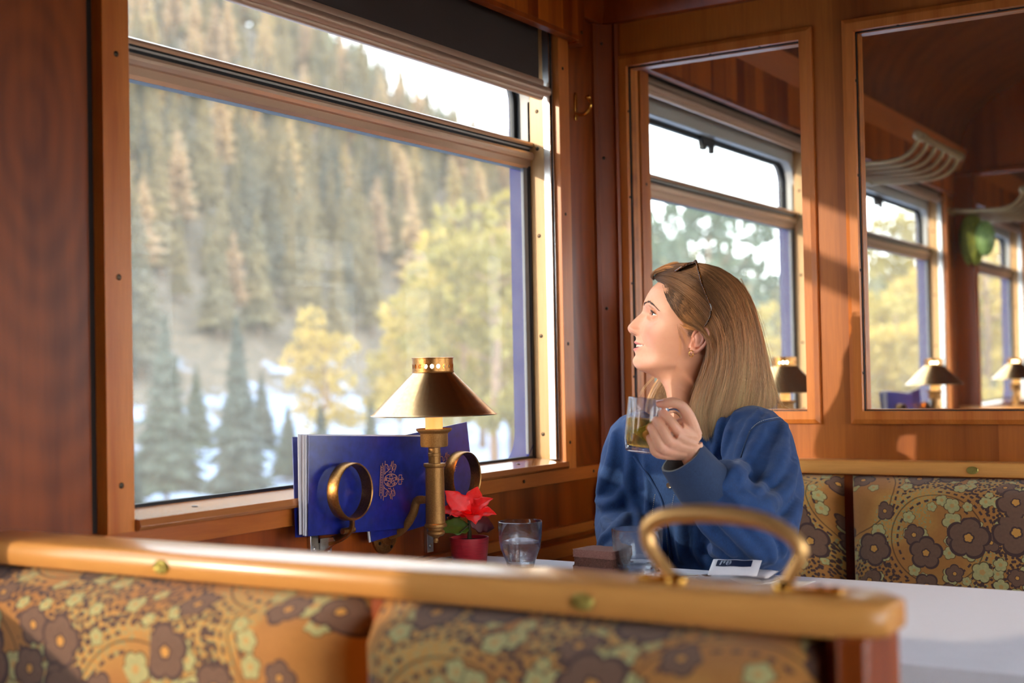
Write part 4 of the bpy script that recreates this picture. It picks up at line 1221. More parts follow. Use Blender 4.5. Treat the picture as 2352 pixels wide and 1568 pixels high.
def leaf(base,tip,w,mat,name,up=(0,0,1),droop=.0,fold=.25):
    base,tip=Vector(base),Vector(tip); d=tip-base; Ln=d.length; dn=d.normalized()
    s=dn.cross(Vector(up)).normalized(); nn=s.cross(dn)
    def f(u,v):
        prof=(sin(pi*min(1,u**.85))**.8)*(1-.25*u) if 0<u<1 else 0
        lob=1+.10*sin(u*19)
        x=(v-.5)*2
        p=base+d*u+s*(x*w*prof*lob)+nn*(abs(x)*w*prof*fold + .12*Ln*sin(pi*u)*(1-droop*3) - .0*u)
        p+= nn*(.0012*sin(u*30)*abs(x))
        return p
    mb=MB(); mb.grid(f,16,9); return obj(name,mb,mat,pl,smooth=180,solid=.0006)
V=Vector
eR,eB=CR.copy(),CF.copy()   # right and away directions while measuring the plant
def off(a,b,c): return C0+V((0,0,1))*b*.00083+ (V((sin(YAW),-cos(YAW),0))*a + V((cos(YAW),sin(YAW),0))*c)*.00083
VW=-CF+Vector((0,0,.55))
leaf(C0,off(-56,60,-6),.024,M['bract'],'bract',up=VW,droop=.2,fold=.18)
leaf(C0,off(20,66,16),.023,M['bract'],'bract',up=VW,fold=.15)
leaf(C0,off(56,40,-14),.019,M['bract'],'bract',up=VW+Vector((0,0,.5)))
leaf(C0,off(64,4,-26),.018,M['bract'],'bract',up=VW+Vector((0,0,.6)))
leaf(C0,off(16,-14,-58),.023,M['bract'],'bract')
leaf(C0,off(-74,12,8),.017,M['bract'],'bract',up=VW+Vector((0,0,.4)))
leaf(C0,off(-44,6,-50),.021,M['bract'],'bract')
leaf(C0,off(-40,24,50),.022,M['bract'],'bract')
leaf(C0+V((0,0,-.010)),off(58,-34,26),.022,M['darkleaf'],'leaf',up=VW,fold=-.2)
leaf(C0+V((0,0,-.026)),off(-76,-30,-10),.021,M['greenleaf'],'leaf',up=VW+Vector((0,0,.2)))
mb=MB()
for i in range(7): a=i*2.4; mb.ellipsoid(C0+V((.004*cos(a)*(i>0),.004*sin(a)*(i>0),.002)),(.0016,.0016,.003),8,6)
obj('cyathia',mb,simple('yellow_buds',L(214,170,40),.5),pl,smooth=180)

# tumblers ------------------------------------------------------------
def tumbler(x,y,H,rt,rb,level,lab):
    g=thing('water_tumbler',lab,'glass',(x,y,TZ),'water tumblers on the table')
    c=(x,y,TZ)
    seg=96
    def facet(r,h):  # cut flutes on the lower third
        return r
    outer=[(0,.0015),(rb*.8,.001),(rb*.96,.002),(rb,.006),(rb*1.08,H*.16),(rt*.90,H*.42),(rt*.965,H*.62),(rt,H*.985)]
    rim=[(rt*.999,H*.997),(rt-.0010,H)]
    inner=[(rt-.0022,H*.985),(rt*.965-.0028,H*.62),(rt*.90-.003,H*.42),(rb*1.08-.0045,H*.19),(rb-.007,H*.13),(rb*.5,H*.115),(0,H*.115)]
    mb=MB(); mb.lathe(outer+rim+inner,c,seg)
    ang=2*pi/16
    nv=[]
    for v in mb.v:
        px_,py_,pz=v[0]-x,v[1]-y,v[2]-TZ; r=math.hypot(px_,py_)
        if r>rb*.6 and pz<H*.5:
            a=atan2(py_,px_); k=max(0,1-abs(pz-H*.24)/(H*.26))
            isout = r> interp(pz,[(0,rb*.9),(H*.16,rb*1.05-.002),(H*.42,rt*.90-.0015),(H,rt-.001)])
            if isout: r2=r*(1-.030*k*abs(cos(a*8))); px_*=r2/r; py_*=r2/r
        nv.append((px_+x,py_+y,pz+TZ))
    mb.v=nv
    obj('glass',mb,M['tumbler'],g,smooth=60)
    # water with bubbles
    h=level*H
    def ri(z): return interp(z,[(H*.115,rb*.5),(H*.13,rb-.007),(H*.19,rb*1.08-.0045),(H*.42,rt*.90-.003),(H*.62,rt*.965-.0028),(H,rt-.0022)])+.0004
    pr=[(0,H*.1145),(rb*.5,H*.1145)]+[(ri(z),z) for z in np.linspace(H*.13,h,8)]+[(ri(h)-.001,h-.0004),(0,h-.0004)]
    mb=MB(); mb.lathe(pr,c,48)
    obj('water',mb,M['water'],g,smooth=60)
    mb=MB(); rr=random.Random(int(x*1000))
    for i in range(46):
        a=rr.random()*6.28; z=H*.13+(h-H*.15)*rr.random()**1.6; r=(ri(z)-.0016)
        s=rr.uniform(.0004,.001); mb.ellipsoid((x+r*cos(a),y+r*sin(a),TZ+z),(s,s,s),6,4)
    o=obj('bubbles',mb,M['bubble'],g,smooth=180); o['kind']='stuff'
t=NT('air_bubble'); M['bubble']=t.surf(t.n('BsdfGlossy',{'Roughness':.02}).outputs[0])
tumbler(2.205,1.352,.090,.0425,.0265,.56,'water tumbler half full, standing between the red plant and the cake')
tumbler(2.150,1.075,.094,.0455,.030,.36,'nearly empty water tumbler in front of the woman, partly behind the brass handle')

# cake ---------------------------------------------------------------
t=NT('chocolate_cake')
n=t.n('TexNoise',{'Vector':t.coords((120,120,120)),'Detail':5.0,'Roughness':.75}).outputs[0]
vo=t.n('TexVoronoi',{'Vector':t.coords((210,210,210))}).outputs[0]
z=t.n('SeparateXYZ',{0:t.n('TexCoord').outputs['Object']}).outputs[2]
ly=t.m('MULTIPLY',t.m('GREATER_THAN',z,.018),t.m('LESS_THAN',z,.034))
c=t.ramp(n,[(.3,L(120,72,62)),(.55,L(160,106,92)),(.75,L(186,132,116))])
c2=t.ramp(n,[(.35,L(84,46,36)),(.6,L(142,88,70))])
hb=t.m('MULTIPLY',t.m('MULTIPLY',vo,ly),1.0)
M['cake']=t.surf(t.bsdf(t.mix(ly,c,c2),.8,0,t.bump(t.m('ADD',n,hb),.9,.003)))
ck=thing('cake_slice','brown chocolate layer cake slice on a white plate by the second tumbler','cake',(2.146,1.152,TZ+.008))
mb=MB()
def cakef(u,v,side):
    pass
A=Vector((2.143,1.142,0)); ax=Vector((-.12,-.99,0)).normalized(); ay=Vector((.99,-.12,0)).normalized()
rc=random.Random(5)
for (h0,h1,a,b,j) in ((.001,.018,.043,.031,.0012),(.0175,.034,.0415,.030,.0024),(.0335,.047,.0428,.031,.0010)):
    N=26; vs=[];fs=[]
    rows=5
    for k in range(rows):
        h=h0+(h1-h0)*k/(rows-1)
        for i in range(4*N):
            s=i//N; f=(i%N)/N
            q=[(-1+2*f,-1),(1,-1+2*f),(1-2*f,1),(-1,1-2*f)][s]
            p=A+ax*(q[0]*a)+ay*(q[1]*b)
            n3=noise.noise((p.x*160,p.y*160,h*260)); n2=noise.noise((p.x*60,p.y*60,h*60+9))
            p=A+ax*(q[0]*(a+j*n3))+ay*(q[1]*(b+j*n3*1.2+.001*n2)); vs.append((p.x,p.y,TZ+.009+h+.0008*n2))
    for k in range(rows-1):
        for i in range(4*N): fs.append((k*4*N+i,k*4*N+(i+1)%(4*N),(k+1)*4*N+(i+1)%(4*N),(k+1)*4*N+i))
    fs.append(tuple(range((rows-1)*4*N,rows*4*N))); fs.append(tuple(range(4*N))[::-1])
    obj({.001:'lower_sponge',.0175:'crumb_layer',.0335:'chocolate_top'}[h0],(lambda m:(m.add(vs,fs),m)[1])(MB()),M['cake'],ck,smooth=50)
M['china']=simple('white_china', L(226,224,226), .12, 0, Coat_Weight=.4)
def dish(name,x,y,r,lab,cat):
    mb=MB(); mb.lathe([(0,TZ+.002),(r*.55,TZ+.002),(r*.6,TZ+.001),(r*.66,TZ+.002),(r*.98,TZ+.010),(r,TZ+.0115),(r*.985,TZ+.0125),(r*.64,TZ+.006),(r*.58,TZ+.0045),(0,TZ+.0045)],(x,y,0),64)
    return tag(obj(name,mb,M['china'],None,smooth=50),lab,cat)
dish('cake_plate',2.136,1.155,.072,'white china plate under the chocolate cake slice','plate')
dish('saucer',2.192,.905,.072,'white saucer with sachets on it, beside the woman\'s elbow','saucer')

# sachets, napkin, teaspoon --------------------------------------------
M['sachet']=simple('glossy_white_paper', L(232,224,228), .35)
M['navy']=simple('navy_print', L(26,34,62), .4)
M['greytxt']=simple('pale_print', L(176,184,200), .4)
def sachet(c,ang,ln,wd,z,lab,front=True,tilt=.022):
    s=thing('sugar_sachet',lab,'sachet',(c[0],c[1],z),'paper sachets on the saucer')
    a=Vector((cos(ang),sin(ang),0)); b=Vector((-sin(ang),cos(ang),0)); C=Vector((c[0],c[1],z))
    def top(u,v,dz=0):
        x=(u-.5)*2; y=(v-.5)*2
        h=.0032*max(0,1-x**6)*max(0,1-y**4)+.0012*sin(u*17)*.3
        return C+a*(x*ln/2)+b*(y*wd/2*.86)+Vector((0,0,h+.0012+dz+.002*u+tilt*v))
    mb=MB(); mb.grid(lambda u,v:top(u,v),24,10); mb.grid(lambda u,v:C+a*((u-.5)*ln)+b*((v-.5)*wd*.86)+Vector((0,0,.002*u+tilt*v)),24,10)
    obj('envelope',mb,M['sachet'],s,smooth=60)
    if front:
        mb=MB(); mb.grid(lambda u,v:top(.12+.72*u,.40+.42*v,.0012),24,10); bd=obj('navy_band',mb,M['navy'],s,smooth=60)
        mb=MB()
        def tl(pts,w=.02):
            pts=[top(.12+.72*p[0],.40+.42*p[1],.0017) for p in pts]
            for p,q in zip(pts,pts[1:]):
                d=(q-p).normalized(); n=Vector((0,0,1)).cross(d)*.0007; mb.add([p-n,p+n,q+n,q-n],[(0,1,2,3)])
        tl([(.10,.15),(.12,.85)]); tl([(.12,.15),(.145,.85)]); tl([(.19,.85),(.205,.4),(.235,.85)]); 
        tl([(.34+.065*cos(q*.5),.5+.36*sin(q*.5)) for q in range(14)]); tl([(.34+.035*cos(q*.5),.5+.2*sin(q*.5)) for q in range(14)]); tl([(.27,.5),(.30,.8),(.33,.5)])
        obj('lettering',mb,M['greytxt'],bd,smooth=0)
        mb=MB()
        for k in range(9):
            u=.2+.075*k
            p=top(u,.22,.0012); q=top(u+.05,.22,.0012); d=(q-p).normalized(); n=Vector((0,0,1)).cross(d)*.0004; mb.add([p-n,p+n,q+n,q-n],[(0,1,2,3)])
        obj('small_print',mb,M['greytxt'],s,smooth=0)
sachet((2.212,.918),-1.47,.088,.040,TZ+.0135,'white paper sachet with a navy printed band, uppermost on the saucer')
sachet((2.236,.893),-1.75,.080,.040,TZ+.009,'plain white sachet half under the navy banded one',False,.008)
mb=MB()
def nap(u,v):
    p=Vector((2.115+.13*v+.02*sin(u*3),1.075-.26*u-.03*v,TZ+.0012+.005*abs(sin(u*5.5+v*2))*(v**.5)))
    return p
mb.grid(nap,30,16); mb2=MB()
o=obj('paper_napkin',mb,M['white'],None,smooth=60,solid=.0007); tag(o,'crumpled white paper napkin lying in front of the saucer','napkin')
sp=thing('teaspoon','thin teaspoon lying on the napkin between the tumbler and the sachets','spoon',(2.18,1.01,TZ+.006))
mb=MB(); mb.tube(smoothpath([(2.185,1.045,TZ+.008),(2.192,1.01,TZ+.0075),(2.196,.975,TZ+.011),(2.200,.958,TZ+.012)],5),[.0016]*8+[.0013]*8,8,ell=(1.6,.6)); obj('handle',mb,M['steel'],sp,smooth=60)
mb=MB(); mb.grid(lambda u,v:(2.181-.008*cos(2*pi*u)*v,1.058-.014*sin(2*pi*u)*v,TZ+.0055+.004*v*v),24,6,0,True); obj('bowl',mb,M['steel'],sp,smooth=180,solid=.0006)
# ================================================================ the woman
T0=2.80; MM=T0/FPX*1000      # millimetres that one measured unit spans at her head
PHI=radians(15)
ray0=(at(1575,750,1)-Vector((0,0,CAM_H))); HC=at(1575,750,T0)
fC=-ray0.normalized()                        # towards the aisle
fA=(-CR-fC*(-CR).dot(fC)).normalized()       # towards the window: the way she looks
fB=fC.cross(fA)*-1
if fB.z<0: fB=-fB
fwd=fA*cos(PHI)+fB*sin(PHI); upv=-fA*sin(PHI)+fB*cos(PHI); lat=fC
def H2W(x,y,z):
    """head frame in millimetres (x towards the aisle, y forward, z up) to world"""
    return HC+(lat*x+fwd*y+upv*z)*.001
def I2W(px,py,c):
    """measured profile position and sideways distance c (mm) to world"""
    return HC+(fA*((1575-px)*MM)+fB*((750-py)*MM)+fC*c)*.001
person=thing('person','woman in a blue denim jacket looking out of the window, raising a glass mug','person',(2.68,1.09,0))

def pchip(xs,tab,k):
    return np.interp(xs,[r[0] for r in tab],[r[k] for r in tab])
# ring keys: front(y,z) back(y,z) side(z) half width, exponent
KEY=[ # yF,zF, yB,zB, zS, W, n
(8,107.5,-12,107.5,107.5,9,2),(28,105,-32,105,105,27,2),(46,99.5,-50,99,99,41,2),(64,90,-66,89,89.5,53,2.05),(78,77,-78,76,77,61,2.1),(89,60,-88,59,60,69,2.15),(95,41,-94,40,40,73,2.2),
(97.0,24,-96.5,22,22,74.5,2.2),(95.5,15,-97,12,12,75,2.15),(92.0,7,-96.5,4,4,74.5,2.1),(91,-3,-95,-5,-5,73.5,2.1),(91,-12,-93,-14,-13,72.5,2.15),(91,-25,-89,-26,-24,70.5,2.2),(92,-38,-83,-38,-34,68,2.2),(93.2,-47,-78,-48,-42,66.5,2.15),
(92.5,-55,-73,-57,-49,65,2.1),(91,-63,-70,-66,-55,63.5,2.1),(89,-71,-68,-74,-60,62,2.05),(87.3,-79,-66,-82,-65,61,2.0),(86.3,-87,-65,-90,-69.5,60,2.0),(86,-95,-64,-98,-74,59,2.0),(84,-103,-63.5,-105,-78,58,2.0),
(79,-109,-63,-111,-81,57,2.0),(70,-112.5,-63,-116,-84,55,2.0),(57,-114,-63,-121,-87,52,2.0),(44,-116,-63,-126,-92,48.5,2),(31,-119,-64,-131,-100,46.5,2),(19,-124,-65,-137,-110,46,2),(10,-133,-67,-144,-123,46.5,2),
(2,-146,-70,-153,-140,49,2),(-6,-162,-75,-164,-157,51,2),(-12,-180,-81,-176,-172,56,2),(-14,-196,-86,-186,-182,66,2),(-6,-212,-90,-196,-190,84,2)]
KA=np.array(KEY,float)
seglen=np.concatenate([[0],np.cumsum(np.hypot(np.diff(KA[:,0]),np.diff(KA[:,1])))])
NV,NU=330,340
vv=np.linspace(0,seglen[-1],NV)
def smoothcol(c):
    a=np.interp(vv,seglen,KA[:,c])
    k=9; pad=np.concatenate([np.full(k,a[0])*1.0,a,np.full(k,a[-1])]) ; ker=np.hanning(2*k+1); ker/=ker.sum()
    pad[:k]=2*a[0]-a[1:k+1][::-1]; pad[-k:]=2*a[-1]-a[-k-1:-1][::-1]
    return np.convolve(pad,ker,'valid')
yF,zF,yB,zB,zS,WW,EN=[smoothcol(i) for i in range(7)]
WW=np.maximum(WW,4)
tt=np.linspace(0,2*pi,NU,endpoint=False); th=tt-.42*np.sin(tt)
ct,stt=np.cos(th),np.sin(th)
TH,_=np.meshgrid(th,vv)
C=np.cos(TH);S=np.sin(TH)
col=lambda a:a[:,None]
yc=np.where(vv<60,-2,-2)+0*vv
yc=np.clip(col(yc*1.0)*1.0, col(yB+8), col(yF-8))
yc=np.minimum(yc, col((yF+yB)/2+25)); 
n2=2/col(EN)
cf=np.abs(C)**n2; sf=np.abs(S)**n2
Yf=yc+(col(yF)-yc)*cf; Yb=yc-(yc-col(yB))*cf
Y=np.where(C>=0,Yf,Yb)
X=np.sign(S)*col(WW)*sf
wz=np.abs(C)**1.3
Z=np.where(C>=0, col(zS)+(col(zF)-col(zS))*wz, col(zS)+(col(zB)-col(zS))*wz)
G=lambda a,s: np.exp(-(a/s)**2)
ax_=np.abs(X)
front=np.clip((Y-25)/30,0,1)
# brow ridge, sockets, cheeks, chin
D=np.zeros_like(X)
D+= 1.6*G(Z-22,7)*G(ax_-26,16)
D-= 5.5*G(Z-6,11)*G(ax_-29,15)
D-= 3.0*G(Z-6,9)*G(ax_-13,6)
D+= 4.2*G(Z+27,17)*G(ax_-42,17)
D-= 1.6*G(Z+68,14)*G(ax_-47,13)
D+= 2.2*G(Z+98,9)*G(ax_,14)
D-= 1.5*G(Z+84.5,4.5)*G(ax_,16)
tap=np.interp(Z,[-112,-95,-75,-60,-45,-30,-15,5,20,35,60],[1,5,9,12,9.5,7.5,7,8,6,3,0])
D-= tap*(1-np.exp(-(ax_/22)**2))*np.exp(-(np.clip(ax_-36,0,None)/17)**2)*front
D-= 7.0*G(Z-6,13)*G(ax_-46,12)
# nose
NZ=[(-60,0),(-50,.2),(-46.5,2.5),(-44,8.0),(-41.5,15),(-39,19.5),(-36,22.6),(-32.7,24.0),(-28,23.2),(-20,19.6),(-12,15.2),(-4,10.2),(2,5.6),(8,2.2),(14,.6),(22,0)]
Nh=np.interp(Z,[a for a,_ in NZ],[b for _,b in NZ])
sg=np.interp(Z,[-48,-40,-33,-25,-12,0,12],[9.5,10.5,10.2,8.6,7.8,7.2,7.5])
D+= Nh*np.exp(-np.abs(ax_/sg)**2.3)*front
D+= 8.6*G(Z+34.5,6.2)*np.exp(-np.abs((ax_-12.5)/5.2)**2.4)*front
D+= 3.0*G(Z+24,8)*G(ax_-13,7)*front
D-= 6.5*G(Z+43.3,2.3)*G(ax_-6.3,3.0)*front      # nostrils
D-= 1.3*np.exp(-(((ax_-17.5)+(Z+36)*.5)/3.0)**2)*G(Z+38,9)*front
# smile fold and philtrum
fx=19+(-(Z+38))*.62
D-= 1.5*np.exp(-((ax_-fx)/3.2)**2)*np.clip(1-np.abs(Z+50)/18,0,1)*front
D-= .7*G(ax_,2.2)*G(Z+51,5)
# mouth
mx=np.clip(ax_/27.0,0,1.2)
zc=-66.0+7.0*mx**2
ho=np.clip(3.8*(1-mx**2),0,None)
lipf=np.clip(1-mx**3.2,0,1)*front
up_pk=zc+ho+3.6; lo_pk=zc-ho-4.2
D+= 3.4*G(Z-up_pk,3.2)*lipf*(1-.18*G(ax_,1.6))
D+= 3.9*G(Z-lo_pk,3.8)*lipf
inside=(np.abs(Z-zc)<ho)&(mx<.97)&(front>.9)
soft=np.clip((ho+.7-np.abs(Z-zc))/1.2,0,1)*(mx<1.0)*front
D-= 6.5*soft*np.clip(ho/1.2,0,1)
D-= 2.2*G(Z-zc,1.3)*np.clip(1-np.abs(ax_-27)/5,0,1)*front      # mouth corner
Y=Y+D
# pull the nose base so the nostril rim overhangs
Z=Z-1.2*G(Z+41,3)*np.exp(-(ax_/13)**2)*front
# eyes and lids
EY=(31.0,62.2,6.8); ER=12.2
dx=ax_-EY[0]; dz=Z-(EY[2]+dx*.06)
rr2=dx**2+(Z-EY[2])**2
sph=EY[1]+np.sqrt(np.clip(ER**2-rr2,0,None))
op=np.where(np.abs(dx)<13.5,(1-(np.abs(dx)/13.5)**2.2),0)
hu=4.6*np.clip(op,0,1)**.75; hl=3.5*np.clip(op,0,1)**.9
open_=((dz<hu)&(dz>-hl)&(np.abs(dx)<13.3))&(front>.2)
near_=(rr2<(20)**2)&(front>.2)
lidY=EY[1]+np.sqrt(np.clip((ER+1.3)**2-rr2,4.0,None))
blend=np.clip((19-np.sqrt(dx**2+(np.where(Z<EY[2],1.35,1.0)*(Z-EY[2]))**2))/8,0,1); blend=blend*blend*(3-2*blend)
Yl=np.where(near_&~open_, Y*(1-blend)+np.maximum(lidY,Y-np.where(dx>0,9.0,4.0))*blend, Y)
Yl=np.where(near_, Yl-1.1*np.exp(-((dz-hu-3.2)/1.2)**2)*np.clip(op+.2,0,1), Yl)
Yl=np.where(open_&near_, np.where(rr2<ER**2, sph-2.0, Yl-2.5), Yl)
Y=Yl
Pts=np.stack([X,Y,Z],-1).reshape(-1,3)
fr_=np.array([[*lat],[*fwd],[*upv]])
Wp=Pts@fr_*.001+np.array(HC)
faces=[]
for j in range(NV-1):
    a=j*NU
    for i in range(NU):
        i2=(i+1)%NU
        faces.append((a+i,a+i2,a+NU+i2,a+NU+i))
top=tuple(range(NU))
# vertex colours: lips, cheeks and lid rim; nostril and mouth gap set darker
skin=np.array(L(208,150,120)); lipc=np.array(L(196,96,94)); blush=np.array(L(200,118,94)); darkn=np.array(L(120,56,46))
base=np.tile(skin,(NV*NU,1)).reshape(NV,NU,3)
def mixc(b,c,f): f=np.clip(f,0,1)[...,None]; return b*(1-f)+c*f
base=mixc(base,blush,.55*G(Z+28,20)*G(ax_-45,20)*front+.35*G(Z+33,8)*G(ax_,14)*front)
lm=np.where((Z-zc>=0),np.clip((ho+6.4*np.clip(1-mx**2.2,0,1)-(Z-zc))/1.0,0,1),np.clip((ho+7.8*np.clip(1-mx**2.4,0,1)+(Z-zc))/1.0,0,1))*(mx<1.02)*(front>.5)
base=mixc(base,lipc,lm*.85)
base=mixc(base,darkn,.8*soft*np.clip(ho/1.2,0,1))
base=mixc(base,np.array(L(110,52,44)),.9*G(Z+43.3,1.9)*G(ax_-6.3,2.6)*front)
lidm=near_&(np.abs(dz-hu)<.9)&(op>.05)
base=mixc(base,np.array(L(84,52,44)),lidm*.75)
base=mixc(base,np.array(L(198,140,120)),(near_&(np.abs(dz+hl)<.8)&(op>.05))*.5)
rng=np.random.RandomState(3)
hl_=(20+(Z-20)*.80)-Y      # behind the hairline the scalp is dark with roots
nzz=np.array([noise.noise((a*.25,b*.25,c*.25)) for a,b,c in zip(X.ravel(),Y.ravel(),Z.ravel())]).reshape(X.shape)
base=mixc(base,np.array(L(92,66,48)),np.clip((hl_+4*nzz+1)/5,0,1)*np.clip((Z+22+4*nzz)/8,0,1)*.95)
colarr=base.reshape(-1,3)
def newmesh(name,V_,F_,cols=None,mats=(),smooth=True):
    me=bpy.data.meshes.new(name); me.from_pydata([tuple(p) for p in V_],[],F_); 
    if cols is not None:
        at_=me.color_attributes.new('Col','FLOAT_COLOR','POINT')
        c4=np.ones((len(V_),4),dtype=np.float32); c4[:,:3]=cols; at_.data.foreach_set('color',c4.ravel())
    for m in mats: me.materials.append(m)
    if smooth: me.polygons.foreach_set('use_smooth',[True]*len(me.polygons))
    return me
t=NT('skin')
ca=t.n('Attribute',attribute_name='Col').outputs['Color']
pn=t.n('TexNoise',{'Vector':t.coords((700,700,700)),'Detail':2.0}).outputs[0]
pn2=t.n('TexNoise',{'Vector':t.coords((25,25,25)),'Detail':3.0}).outputs[0]
c=t.mix(t.m('MULTIPLY',t.m('SUBTRACT',pn2,.45),.5),ca,L(200,124,98))
M['skin']=t.surf(t.bsdf(c,.46,0,t.bump(pn,.10,.0006),Subsurface_Weight=.18,Subsurface_Radius=(.012,.004,.002),Subsurface_Scale=.5))
M['eyewhite']=simple('eye_white', L(232,224,218), .15)
M['iris']=simple('brown_iris', L(58,38,24), .1)
M['pupil']=simple('pupil', L(8,6,6), .05)
M['teeth']=simple('teeth', L(190,180,166), .35)
M['nail']=simple('pink_nail', L(240,200,196), .2, 0, Coat_Weight=.5)
M['brow']=simple('brow_hair', L(62,42,32), .6)
BV=[Wp]; BF=[faces+[top]]; BC=[colarr]; BM=[[0]*(len(faces)+1)]
def addpart(V_,F_,color,mi=0):
    off_=sum(len(v) for v in BV); V_=np.array([tuple(p) for p in V_],float)
    BV.append(V_); BF.append([tuple(i+off_ for i in f) for f in F_]); BC.append(np.tile(np.array(color,float),(len(V_),1)) if np.ndim(color)==1 else color); BM.append([mi]*len(F_))
# eyeballs: iris and pupil are caps that look out of the window
for s in (1,-1):
    m=MB(); gz=Vector((.30,1,.08)).normalized(); q=gz.to_track_quat('Z','Y').to_matrix()
    Mq=Matrix((lat,fwd,upv)).transposed()@q
    pr=[(ER*sin(a),ER*cos(a)) for a in np.linspace(.50,3.14,20)]; pr=[(a*.001,b*.001) for a,b in pr]
    m.lathe(pr,H2W(s*EY[0],EY[1],EY[2]),32,2,Mq)
    irr=ER*sin(.50)
    m.lathe([(0.0,ER*.915e-3),(.0020,ER*.915e-3)],H2W(s*EY[0],EY[1],EY[2]),24,4,Mq)
    m.lathe([(.0020,ER*.913e-3),(irr*.92e-3,ER*.885e-3),(irr*1e-3,ER*.8776e-3)],H2W(s*EY[0],EY[1],EY[2]),24,3,Mq)
    k=0
    off_=sum(len(v) for v in BV); BV.append(np.array([tuple(p) for p in m.v])); BF.append([tuple(i+off_ for i in f) for f in m.f]); BC.append(np.ones((len(m.v),3))); BM.append([{2:1,3:2,4:3}[i] for i in m.m])
# teeth: a curved row, each tooth a shallow lobe
m=MB()
for k in range(-6,7):
    x=k*3.7; yy=87.3-(abs(x)/25)**2*13; w=1.95
    tz=-58.5+.5*abs(k)*.3
    m.grid(lambda u,v:H2W(x+(u-.5)*2*w,yy+.9*sin(pi*u)-(.6*abs(k)*(u-.5)*(1 if k>0 else -1)),tz-(9.0-.45*abs(k))*v+.4*sin(pi*u)*0),6,5)
addpart(m.v,m.f,(1,1,1),4)
# ears
def ear(s):
    m=MB(); E0=lambda a,b,c:H2W(s*(70+c),-31+a,-20+b)   # a forward, b up, c outwards
    hel=[(12,2,1),(11,12,4),(6,22,8),(-3,27,11),(-12,24,14),(-17,13,16),(-16.5,0,16),(-12,-12,13),(-5,-21,9),(3,-26,6),(9,-24,3)]
    m.tube(smoothpath([E0(*p) for p in hel],5),[.0034]*40+[.0040]*11,10)
    m.grid(lambda u,v:E0(-2+ (13*cos(2*pi*u)-3)*v, 1+24*sin(2*pi*u)*v, 3+9*v*(.4-.6*cos(2*pi*u))*.9),24,6,0,True)
    m.ellipsoid(E0(-1,0,0),(.010,.010,.020),14,10)
    m.tube(smoothpath([E0(2,18,6),(E0(-7,14,9)),E0(-10,2,10),E0(-6,-9,8.5),E0(2,-13,6)],5),.0028,9)
    m.ellipsoid(E0(8,-2,4),(.0035,.0045,.006),10,8)
    m.ellipsoid(E0(4,-22,4),(.0045,.0075,.0068),12,8); 
    m.ellipsoid(E0(0,-23,4.5),(.0055,.0060,.0068),12,8)
    m.tube([E0(10,14,-3),E0(9,-20,-3)],.006,10); m.tube([E0(-6,12,-2),E0(-6,-12,-2)],.011,10)
    return m
def remesh(m,vox,smooth_it,name='tmp'):
    me=bpy.data.meshes.new(name); me.from_pydata([tuple(v) for v in m.v],[],m.f)
    bm=bmesh.new(); bm.from_mesh(me); bmesh.ops.remove_doubles(bm,verts=bm.verts,dist=1e-6)
    bmesh.ops.holes_fill(bm,edges=bm.edges,sides=0); bmesh.ops.recalc_face_normals(bm,faces=bm.faces); bm.to_mesh(me); bm.free()
    o=bpy.data.objects.new(name,me); COL.objects.link(o)
    r=o.modifiers.new('r','REMESH'); r.mode='VOXEL'; r.voxel_size=vox
    if smooth_it: sm=o.modifiers.new('s','SMOOTH'); sm.iterations=smooth_it; sm.factor=.5
    dg=bpy.context.evaluated_depsgraph_get(); ev=o.evaluated_get(dg); out=bpy.data.meshes.new_from_object(ev)
    bpy.data.objects.remove(o); bpy.data.meshes.remove(me)
    return out
def me_arr(me):
    n=len(me.vertices); a=np.empty(n*3); me.vertices.foreach_get('co',a); return a.reshape(-1,3),[tuple(p.vertices) for p in me.polygons]
for s in (1,-1):
    me=remesh(ear(s),.0011,4); v_,f_=me_arr(me)
    cc=np.tile(np.array(L(206,138,112)),(len(v_),1)); addpart(v_,f_,cc)

# ---- left hand, closed round the mug handle (joint positions measured, t = distance)
HT=2.335
def J(px,py,d=0): return at(px,py,HT+d*.001)
m=MB()
def chain(pts,rad,seg=14,ell=None): m.tube(smoothpath(pts,4),list(np.interp(np.linspace(0,len(pts)-1,(len(pts)-1)*4+1),range(len(pts)),rad)),seg,ell=ell)
wr=J(1592,1046,16); 
fing={'i':[(1586,1010,10),(1557,989,-6),(1541,968,-9),(1524,950,-3),(1521,953,14),(1534,962,26),(1547,969,29)],
      'm':[(1585,1020,10),(1541,1015,-10),(1525,991,-12),(1509,967,-5),(1506,971,14),(1521,981,28),(1536,988,31)],
      'r':[(1583,1032,12),(1525,1031,-7),(1510,1007,-9),(1496,982,-3),(1494,986,15),(1508,997,28),(1523,1003,30)],
      'p':[(1580,1042,16),(1513,1041,0),(1499,1020,-2),(1486,998,4),(1485,1001,18),(1499,1010,28),(1511,1014,30)]}
rads={'i':[.0125,.0102,.0086,.0082,.0074,.0068,.0054],'m':[.0125,.0106,.0089,.0084,.0076,.0070,.0055],'r':[.0125,.0102,.0084,.0080,.0072,.0066,.0052],'p':[.0120,.0092,.0073,.0069,.0063,.0058,.0046]}
for k in 'imrp':
    P_=[J(*p) for p in fing[k]]; chain(P_,rads[k])
    m.ellipsoid(P_[1],(rads[k][1]*1.02,)*3,12,8); m.ellipsoid(P_[3],(rads[k][3]*1.05,)*3,12,8)
    m.ellipsoid(P_[-1],(rads[k][-1],)*3,10,8)
